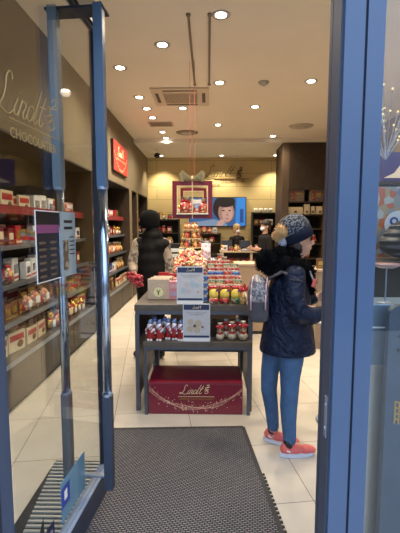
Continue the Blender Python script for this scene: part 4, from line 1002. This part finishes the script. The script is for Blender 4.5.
# ------------------------------------------------------------------ people
def hand(mb, wrist, d, side, palm, s=1.0, curl=.5):
    """wrist point, pointing direction d, side axis (towards the thumb), palm normal; five curled fingers"""
    w_ = Vector(wrist); d = Vector(d).normalized(); side = Vector(side).normalized(); pn = Vector(palm).normalized()
    for k, (o, ln, r) in enumerate(((.030, .070, .0095), (.010, .078, .0098), (-.010, .073, .0093), (-.029, .058, .0085))):
        b_ = w_ + d * .085 * s + side * o * s
        mb.caps(w_ + d * .01 + side * o * .6 * s, .016 * s, b_, .013 * s)
        p = b_; dd = d.copy(); pts = [(p, r * s)]
        for j in range(3):
            dd = (dd + pn * curl * (.5 + .3 * j)).normalized(); p = p + dd * ln * s * (.42, .33, .25)[j]; pts.append((p, r * s * (1 - .12 * (j + 1))))
        mb.chain(pts)
    p = w_ + d * .025 * s + side * .028 * s; q = p + (d * .6 + side * .7 + pn * .3).normalized() * .038 * s; r2 = q + (d * .9 + side * .2 + pn * .4).normalized() * .032 * s
    mb.chain([(p, .015 * s), (q, .012 * s), (r2, .0095 * s)])
def head_prims(mb, c, f, s=1.0):
    """c head centre, f facing (unit, horizontal)"""
    c = Vector(c); f = Vector(f).normalized(); r = Vector((-f.y, f.x, 0)); rz = math.atan2(f.y, f.x)
    mb.ell(c + Vector((0, 0, .02)) * s - f * .01 * s, (.098 * s, .076 * s, .10 * s), (0, 0, rz))
    mb.ell(c + f * .025 * s - Vector((0, 0, .045)) * s, (.062 * s, .055 * s, .062 * s), (0, 0, rz))
    mb.ell(c + f * .062 * s - Vector((0, 0, .09)) * s, (.024 * s, .028 * s, .020 * s), (0, 0, rz))
    mb.caps(c + f * .088 * s + Vector((0, 0, .01)) * s, .008 * s, c + f * .108 * s - Vector((0, 0, .028)) * s, .013 * s)
    mb.ell(c + f * .088 * s - Vector((0, 0, .058)) * s, (.012 * s, .024 * s, .010 * s), (0, 0, rz))
    for q in (-1, 1): mb.ell(c + r * q * .078 * s - Vector((0, 0, .01)) * s, (.018 * s, .009 * s, .030 * s), (0, 0, rz))
def eyes(parent, c, f, s=1.0):
    c = Vector(c); f = Vector(f).normalized(); r = Vector((-f.y, f.x, 0))
    for q in (-1, 1):
        MB().ell(c + f * .082 * s + r * q * .032 * s + Vector((0, 0, .006)), (.011 * s,) * 3, seg=10, ring=8).build('eye', mat('eye_dark', (.03, .02, .015), .2), parent, True)
        MB().caps(c + f * .090 * s + r * q * .020 * s + Vector((0, 0, .026 * s)), .004 * s, c + f * .082 * s + r * q * .046 * s + Vector((0, 0, .026 * s)), .003 * s).build('eyebrow', MATS['eye_dark'], parent, True)
def cloth(name, col, kind='wrinkle', rough=.7, scale=8, dist=.012):
    m = mat(name, col, rough, noise=.12, nscale=14, spec=.15); n = m.node_tree; b_ = n.nodes['Principled BSDF']
    t_ = n.nodes.new('ShaderNodeTexCoord'); bp = n.nodes.new('ShaderNodeBump'); bp.inputs['Distance'].default_value = dist
    if kind == 'quilt':
        x = n.nodes.new('ShaderNodeTexWave'); x.bands_direction = 'Z'; x.inputs['Scale'].default_value = scale; x.inputs['Distortion'].default_value = .6; x.inputs['Detail Scale'].default_value = 1
    else:
        x = n.nodes.new('ShaderNodeTexNoise'); x.inputs['Scale'].default_value = scale; x.inputs['Distortion'].default_value = 1.5; x.inputs['Detail'].default_value = 2
    n.links.new(t_.outputs['Object'], x.inputs['Vector']); n.links.new(x.outputs[1 if kind == 'quilt' else 0], bp.inputs['Height']); n.links.new(bp.outputs[0], b_.inputs['Normal'])
    return m
def tufts(name, pts, n_, ln, m, parent, r0=.006):
    e = MB()
    for k in range(n_):
        c, R = random.choice(pts); c = Vector(c)
        d = Vector((random.gauss(0, 1), random.gauss(0, 1), random.gauss(0, 1))).normalized()
        p = c + d * R * .85; q = p + (d + Vector((random.uniform(-.4, .4), random.uniform(-.4, .4), random.uniform(-.6, .2)))).normalized() * ln * random.uniform(.6, 1.2)
        e.cone(p, q, r0, .0006, 4, False)
    for c, R in pts: e.ell(c, R * .95, seg=12, ring=8)
    return e.build(name, m, parent)

# --- woman in the navy parka (root at the floor between the feet)
WX, WY = .53, 2.78
wm = thing('person', 'woman in navy parka, jeans and coral trainers standing in profile by the table', 'person', (WX, WY, 0))
hc = Vector((.092, 0, 1.525)); fdir = Vector((1, .10, 0))
bd = MB(); head_prims(bd, hc, fdir, 1.0)
bd.chain([((.095, 0, 1.44), .050), ((.06, .0, 1.36), .056)])
bd.chain([((.045, 0, 1.30), .095), ((.03, 0, 1.12), .10), ((.02, 0, .98), .105), ((.0, 0, .90), .11)])
for s in (-1, 1): bd.caps((.045, .0, 1.30), .07, (.045, s * .13, 1.30), .05)
# legs: near (y negative), far (y positive)
nearL = [((.03, -.05, .90), .070), ((.045, -.06, .50), .045), ((.045, -.075, .10), .040)]
farL = [((-.03, .06, .90), .065), ((-.075, .07, .50), .043), ((-.04, .10, .11), .038)]
bd.chain(nearL); bd.chain(farL)
bd.chain([((.045, -.045, .05), .035), ((.20, -.04, .03), .03)]); bd.chain([((-.04, .105, .05), .035), ((.09, .06, .035), .025)])
bd.chain([((.045, -.15, 1.28), .045), ((.06, -.19, 1.08), .038), ((.235, -.13, 1.05), .028)]); hand(bd, (.24, -.13, 1.05), (1, .2, 0), (0, .2, 1), (0, 1, 0), .9)
bd.chain([((.045, .15, 1.28), .045), ((.08, .19, 1.08), .038), ((.26, .13, 1.10), .028)]); hand(bd, (.265, .13, 1.10), (1, -.2, .1), (0, -.2, 1), (0, -1, 0), .9)
blob(bd, 'body', M_skin, wm, .009, 3); eyes(wm, hc, fdir)
# parka
M_parka = cloth('navy_parka', (.0075, .013, .033), 'wrinkle', .5, 9, .05)
M_parka.node_tree.nodes['Principled BSDF'].inputs['Specular IOR Level'].default_value = .22
pk = MB()
pk.chain([((.04, 0, 1.33), .115), ((.035, 0, 1.15), .150), ((.035, 0, .98), .160)])
for s in (-1, 1): pk.chain([((.045, 0, 1.31), .10), ((.045, s * .14, 1.30), .072)])
pk.lathe([(.150, 1.16), (.165, 1.0), (.185, .85), (.200, .745), (.196, .735), (.10, .735)], c=(.035, 0, 0), seg=28, sy=.88)
pk.chain([((.045, -.16, 1.29), .068), ((.035, -.20, 1.16), .066), ((.06, -.205, 1.055), .068), ((.15, -.18, 1.03), .060), ((.235, -.145, 1.045), .048)])
pk.chain([((.045, .16, 1.29), .068), ((.05, .20, 1.08), .065), ((.16, .17, 1.06), .058), ((.24, .14, 1.09), .047)])
blob(pk, 'parka', M_parka, wm, .013, 3)
MB().chain([((.145, -.105, 1.335), .006), ((.175, -.130, 1.25), .006)]).build('pale_zip', mat('zip_grey', (.40, .40, .40), .4), wm, True)
MB().box((.170, -.146, 1.245), (.022, .012, .055), ry=.25, bev=.004).build('coral_tab', mat('coral', (.75, .12, .10), .5), wm)
tufts('fur_hood', [((-.01, -.10, 1.37), .062), ((-.075, -.06, 1.385), .07), ((-.10, .0, 1.37), .075), ((-.06, .07, 1.38), .07), ((.05, -.115, 1.365), .055), ((.11, -.10, 1.345), .048), ((.15, -.07, 1.31), .045), ((.165, -.05, 1.25), .04), ((.17, -.03, 1.18), .035), ((.0, .10, 1.39), .06), ((.06, .11, 1.38), .055),
                   ((-.155, -.07, 1.40), .045), ((-.15, -.04, 1.36), .05), ((-.13, -.07, 1.42), .045), ((-.04, -.07, 1.44), .05), ((-.05, -.09, 1.33), .06), ((.02, -.02, 1.40), .075), ((-.11, -.07, 1.33), .05), ((.05, -.06, 1.43), .05), ((.0, .0, 1.44), .055)], 4200, .026, mat('black_fur', (.0035, .0035, .004), 1.0, spec=.1), wm, .003)
# jeans
M_jean = cloth('blue_jeans', (.065, .125, .23), 'wrinkle', .8, 16, .008)
jn = MB(); jn.chain([((.0, 0, .93), .12), ((.0, 0, .86), .115)])
jn.chain([((.030, -.045, .86), .108), ((.052, -.055, .70), .088), ((.045, -.06, .56), .070), ((.045, -.065, .47), .064), ((.040, -.065, .36), .062), ((.042, -.07, .25), .054), ((.050, -.075, .115), .046)])
jn.chain([((-.030, .05, .86), .100), ((-.055, .06, .70), .080), ((-.075, .07, .56), .066), ((-.078, .08, .42), .060), ((-.055, .09, .28), .052), ((-.038, .10, .125), .045)])
blob(jn, 'jeans', M_jean, wm, .010, 2)
M_shoe = mat('coral_mesh', (.62, .12, .10), .7, noise=.15, nscale=80, bump=.3)
def shoe(px, py, rz, nm):
    r = empty(nm, (px, py, 0), rz, wm)
    s1 = MB().ell((-.03, 0, .055), (.052, .036, .042)).ell((.03, 0, .045), (.07, .038, .036)).ell((.11, 0, .038), (.062, .040, .030)).ell((.15, 0, .034), (.035, .034, .024)).caps((-.045, 0, .075), .028, (-.005, 0, .085), .030)
    blob(s1, 'upper', M_shoe, r, .006, 3)
    s2 = MB(); pts = []
    for k in range(28):
        a0 = 2 * PI * k / 28; rx = .125; x_ = .045 + rx * math.cos(a0) * 1.06; y_ = .042 * math.sin(a0) * (1.0 + .12 * math.cos(a0)); pts.append((x_, y_))
    lo = [s2.b.verts.new((x_ * 1.0, y_, .002 + .012 * max(0, (x_ - .10) / .08) ** 2)) for x_, y_ in pts]; up = [s2.b.verts.new((x_ * .985, y_ * .97, .026 + .010 * max(0, (.0 - x_) / .08))) for x_, y_ in pts]
    s2.b.faces.new(lo[::-1]); s2.b.faces.new(up)
    for k in range(28): s2.b.faces.new((lo[k], lo[(k + 1) % 28], up[(k + 1) % 28], up[k]))
    s2.build('sole', mat('white_sole', (.55, .57, .62), .5), r)
    for k in range(4): MB().caps((.02 + .022 * k, -.022, .078 - .006 * k), .003, (.02 + .022 * k, .022, .078 - .006 * k), .003).build('lace', mat('rust_lace', (.35, .07, .05), .6), r, True)
    MB().box((-.035, -.036, .055), (.018, .003, .010), ry=.4).box((-.022, -.037, .050), (.012, .003, .010), ry=-.4).build('side_mark', M_white, r)
    MB().chain([((-.022, 0, .085), .036), ((-.018, 0, .115), .036)]).build('sock', M_black, r, True)
shoe(.060, -.08, .16, 'trainer'); shoe(-.025, .10, -.35, 'trainer')
# beanie
bn = bpy.data.materials.new('leopard_knit'); bn.use_nodes = True; n = bn.node_tree; b_ = n.nodes['Principled BSDF']; b_.inputs['Roughness'].default_value = .9
tc_ = n.nodes.new('ShaderNodeTexCoord'); vo = n.nodes.new('ShaderNodeTexNoise'); vo.inputs['Scale'].default_value = 75; vo.inputs['Detail'].default_value = 1
r1 = n.nodes.new('ShaderNodeValToRGB'); r1.color_ramp.interpolation = 'CONSTANT'; r1.color_ramp.elements[0].color = (.012, .015, .028, 1); r1.color_ramp.elements[1].position = .535; r1.color_ramp.elements[1].color = (.14, .15, .17, 1)
n.links.new(tc_.outputs['Object'], vo.inputs['Vector']); n.links.new(vo.outputs[0], r1.inputs[0]); n.links.new(r1.outputs[0], b_.inputs['Base Color'])
bh_ = empty('beanie', tuple(hc + Vector((-.02, 0, .045))), 0, wm); bh_.rotation_euler = (0, -.42, .1)
cb_ = MB().lathe([(.108, -.005), (.113, .03), (.108, .07), (.085, .108), (.045, .130), (.008, .136)], seg=28, sy=.88); cb_.build('crown', bn, bh_, True)
cb_ = MB().lathe([(.098, -.055), (.112, -.05), (.118, -.02), (.116, .012), (.108, .018)], seg=28, sy=.88); cb_.build('cuff', cloth('navy_knit', (.010, .013, .028), 'wrinkle', .9, 60, .003), bh_, True)
tufts('pompom', [(tuple(hc + Vector((-.118, -.05, .062))), .043), (tuple(hc + Vector((-.145, -.05, .030))), .030)], 900, .022, mat('golden_fur', (.62, .40, .18), .9, noise=.2), wm, .003)
MB().ell(hc + Vector((-.118, -.055, -.02)), (.030, .02, .045), (0, .2, 0)).build('pale_lining', mat('lilac_grey', (.32, .31, .36), .8, noise=.1), wm, True)
# face hair wisps
MB().ell(hc + Vector((-.02, -.066, -.04)), (.035, .02, .05)).build('hair', mat('dark_hair', (.03, .018, .012), .6), wm, True)

# backpack
bk = thing('backpack', 'small grey patterned backpack with pink piping on the woman in navy', 'backpack', (WX - .185, WY - .06, .95))
k_ = MB().ell((0, 0, .24), (.070, .10, .10)).box((0, 0, .15), (.135, .20, .26), bev=.04)
blob(k_, 'bag_body', mat('slate_fabric', (.055, .05, .055), .6, noise=.1), bk, .010, 3)
q_ = MB().ell((-.004, -.014, .248), (.067, .098, .096)).box((-.004, -.014, .21), (.122, .19, .11), bev=.03)
blob(q_, 'patterned_panel', speckle('marble_print', [(.16, .15, .16), (.28, .25, .25), (.10, .09, .10), (.38, .35, .33)], 95, .3), bk, .010, 3)
for X, m_ in ((-.062, mat('pink_piping', (.55, .36, .40), .5)), (.035, MATS['pink_piping'])):
    e = MB(); P_ = [(X, -.112, .12), (X, -.115, .22), (X + .006, -.10, .29), (X + .02, -.05, .33)]
    e.chain([(p, .005) for p in P_]).build('piping', m_, bk, True)
MB().chain([((.05, -.05, .31), .010), ((.14, -.10, .37), .010), ((.22, -.135, .34), .010)]).build('strap', MATS['slate_fabric'], bk, True)

# --- man in black padded vest (faces left, turned away)
MX, MYY = PY(151, 250, 4.75).x, 4.75
MATS.pop('black_padded', None)
mn = thing('person', 'person in black padded vest with beige sleeves and black beanie, holding red bag', 'person', (MX, MYY, 0))
hc = Vector((-.02, 0, 1.65)); fd = Vector((-1, .35, 0)).normalized()
bd = MB(); head_prims(bd, hc, fd); bd.chain([((0, 0, 1.56), .055), ((.01, 0, 1.48), .06)]); bd.chain([((.01, 0, 1.42), .10), ((.0, 0, 1.2), .11), ((0, 0, .98), .12)])
for s in (-1, 1):
    bd.caps((0, 0, 1.43), .07, (s * .14, s * .01, 1.42), .045); bd.chain([((s * .08, 0, .95), .09), ((s * .08, .0, .52), .06), ((s * .08, .03, .09), .045), ((s * .08 - .10, .05, .04), .035)])
bd.chain([((-.15, -.02, 1.40), .045), ((-.21, -.05, 1.18), .042), ((-.18, -.17, 1.10), .03)]); hand(bd, (-.18, -.17, 1.10), (.25, -.5, -.8), (-1, -.2, 0), (0, -1, .3), curl=.8)
bd.chain([((.15, .02, 1.40), .045), ((.20, .03, 1.15), .042), ((.19, -.02, .90), .03)]); hand(bd, (.19, -.02, .90), (0, -.1, -1), (-.2, -1, 0), (-1, 0, 0))
blob(bd, 'body', M_skin, mn, .012, 3); eyes(mn, hc, fd)
M_sleeve = speckle('beige_camouflage', [(.42, .33, .24), (.35, .27, .19), (.46, .38, .29), (.16, .12, .09)], 30, .9, 0)
sl = MB(); sl.chain([((-.15, -.015, 1.41), .074), ((-.21, -.05, 1.19), .068), ((-.185, -.15, 1.11), .050)]); o = blob(sl, 'sleeve', M_sleeve, mn, .012, 3)
sl = MB(); sl.chain([((.15, .02, 1.41), .074), ((.205, .02, 1.16), .072), ((.20, -.01, .94), .054)]); blob(sl, 'sleeve', M_sleeve, mn, .012, 3)
vs = MB(); vs.chain([((0, 0, 1.40), .14), ((.0, 0, 1.2), .175), ((0, 0, .98), .18), ((0, 0, .82), .175)]).ell((.02, -.01, 1.50), (.12, .11, .095)).ell((.025, -.01, 1.575), (.088, .09, .05)).ell((-.13, 0, 1.42), (.09, .09, .07)).ell((.14, 0, 1.41), (.085, .09, .07)).ell((.0, 0, 1.35), (.19, .14, .12)).ell((.08, -.02, 1.40), (.09, .11, .09)).ell((-.07, 0, 1.38), (.09, .11, .10))
blob(vs, 'padded_vest', cloth('black_padded', (.0095, .0085, .008), 'quilt', .7, 2.4, .007), mn, .014, 3)
tr_ = MB()
for s in (-1, 1): tr_.chain([((s * .07, 0, .92), .115), ((s * .08, .0, .52), .080), ((s * .08, .02, .11), .062)])
blob(tr_, 'trousers', cloth('black_trousers', (.010, .010, .014), 'wrinkle', .8, 12), mn, .014, 3)
for s in (-1, 1): MB().caps((s * .08 + .02, .02, .06), .055, (s * .08 - .12, .06, .045), .045).build('boot', M_black, mn, True)
MB().lathe([(.104, -.10), (.116, -.07), (.120, 0), (.112, .05), (.078, .10), (.02, .118)], c=tuple(hc + Vector((.012, 0, .045))), seg=24).build('beanie', cloth('black_knit', (.008, .008, .009), 'quilt', 1.0, 40, .001), mn, True); MATS['black_knit'].node_tree.nodes['Principled BSDF'].inputs['Specular IOR Level'].default_value = .1
pk_ = thing('wrapped_bouquet', 'red cellophane wrapped bundle held by the person in the vest', 'bundle', (MX - .09, MYY - .23, .95))
e = MB(); 
for k in range(46):
    a0 = random.uniform(0, 2 * PI); r_ = random.uniform(0, .09); e.ell((-.05 + r_ * math.cos(a0), -.03 + .5 * r_ * math.sin(a0), .06 + random.uniform(-.06, .06) - .25 * r_ * math.cos(a0)), (.028, .02, .022), (random.random(), random.random(), 0), seg=8, ring=6)
e.build('red_wrapping', mat('crinkled_red', (.40, .05, .06), .25, noise=.4, nscale=40, bump=.6), pk_, True)
MB().cone((.015, 0, 0), (0, 0, .10), .012, .02, 8).build('tied_neck', F['clear'], pk_, True)

# --- staff behind the counter
def staff(px, py, Y, fd, hair, top, label, tilt=0):
    c = PY(px, py, Y); t = thing('person', label, 'person', (c.x, Y, 0)); z = c.z; hc = Vector((0, 0, z)); fd = Vector(fd).normalized(); r = Vector((-fd.y, fd.x, 0))
    bd = MB(); head_prims(bd, hc, fd); bd.chain([((0, 0, z - .10), .052), ((-.01, 0, z - .18), .055)]); bd.chain([((0, 0, z - .27), .10), ((0, 0, z - .5), .11), ((0, 0, z - .72), .12)])
    for s in (-1, 1):
        a_ = hc + r * s * .16 - Vector((0, 0, .24)); bd.caps(hc - Vector((0, 0, .23)), .06, a_, .05)
        el = a_ + r * s * .04 - Vector((0, 0, .27)); wr = el + fd * .22 - r * s * .06 + Vector((0, 0, .05)); bd.chain([(a_, .048), (el, .038), (wr, .028)]); hand(bd, wr, fd, Vector((0, 0, 1)), -r * s, .95)
        lg = r * s * .09; bd.chain([(Vector((0, 0, z - .72)) + lg, .09), (Vector((0, 0, .5)) + lg, .06), (Vector((0, 0, .07)) + lg, .04), (Vector((0, 0, .035)) + lg + fd * .14, .03)])
    blob(bd, 'body', M_skin, t, .012, 3); eyes(t, hc, fd)
    j = MB(); j.chain([(hc - Vector((0, 0, .27)), .13), (hc - Vector((0, 0, .5)), .14), (hc - Vector((0, 0, .75)), .15)])
    for s in (-1, 1):
        a_ = hc + r * s * .15 - Vector((0, 0, .245)); el = a_ + r * s * .05 - Vector((0, 0, .27)); wr = el + fd * .18 - r * s * .05 + Vector((0, 0, .04)); j.chain([(hc - Vector((0, 0, .25)), .085), (a_, .068), (el, .055), (wr, .042)])
    blob(j, 'jacket', top, t, .014, 3)
    tr2 = MB()
    for s in (-1, 1): lg = r * s * .09; tr2.chain([(Vector((0, 0, z - .74)) + lg, .11), (Vector((0, 0, .5)) + lg, .075), (Vector((0, 0, .10)) + lg, .06)])
    blob(tr2, 'trousers', MATS['black_trousers'], t, .016, 2)
    rz = math.atan2(fd.y, fd.x)
    blob(MB().ell(hc + Vector((0, 0, .045)) - fd * .02, (.108, .092, .095), (0, 0, rz)).ell(hc - fd * .065 - Vector((0, 0, .04)), (.05, .085, .10), (0, 0, rz)), 'hair', hair, t, .010, 2)
    blob(MB().ell(hc + fd * .062 - Vector((0, 0, .055)), (.052, .058, .050), (0, 0, rz)), 'face_mask', M_mask, t, .008, 2)
M_blk = cloth('black_uniform', (.012, .010, .010), 'wrinkle', .7, 10)
staff(237, 229, 10.05, (.55, -1, 0), mat('blond_hair', (.36, .25, .12), .6, noise=.2), M_blk, 'blonde masked assistant in black behind the right cash register')
staff(265.5, 226, 8.2, (-1, -.45, 0), mat('brown_black_hair', (.018, .010, .008), .6, noise=.2), M_blk, 'dark haired masked assistant in black facing left beside the beige cabinet')
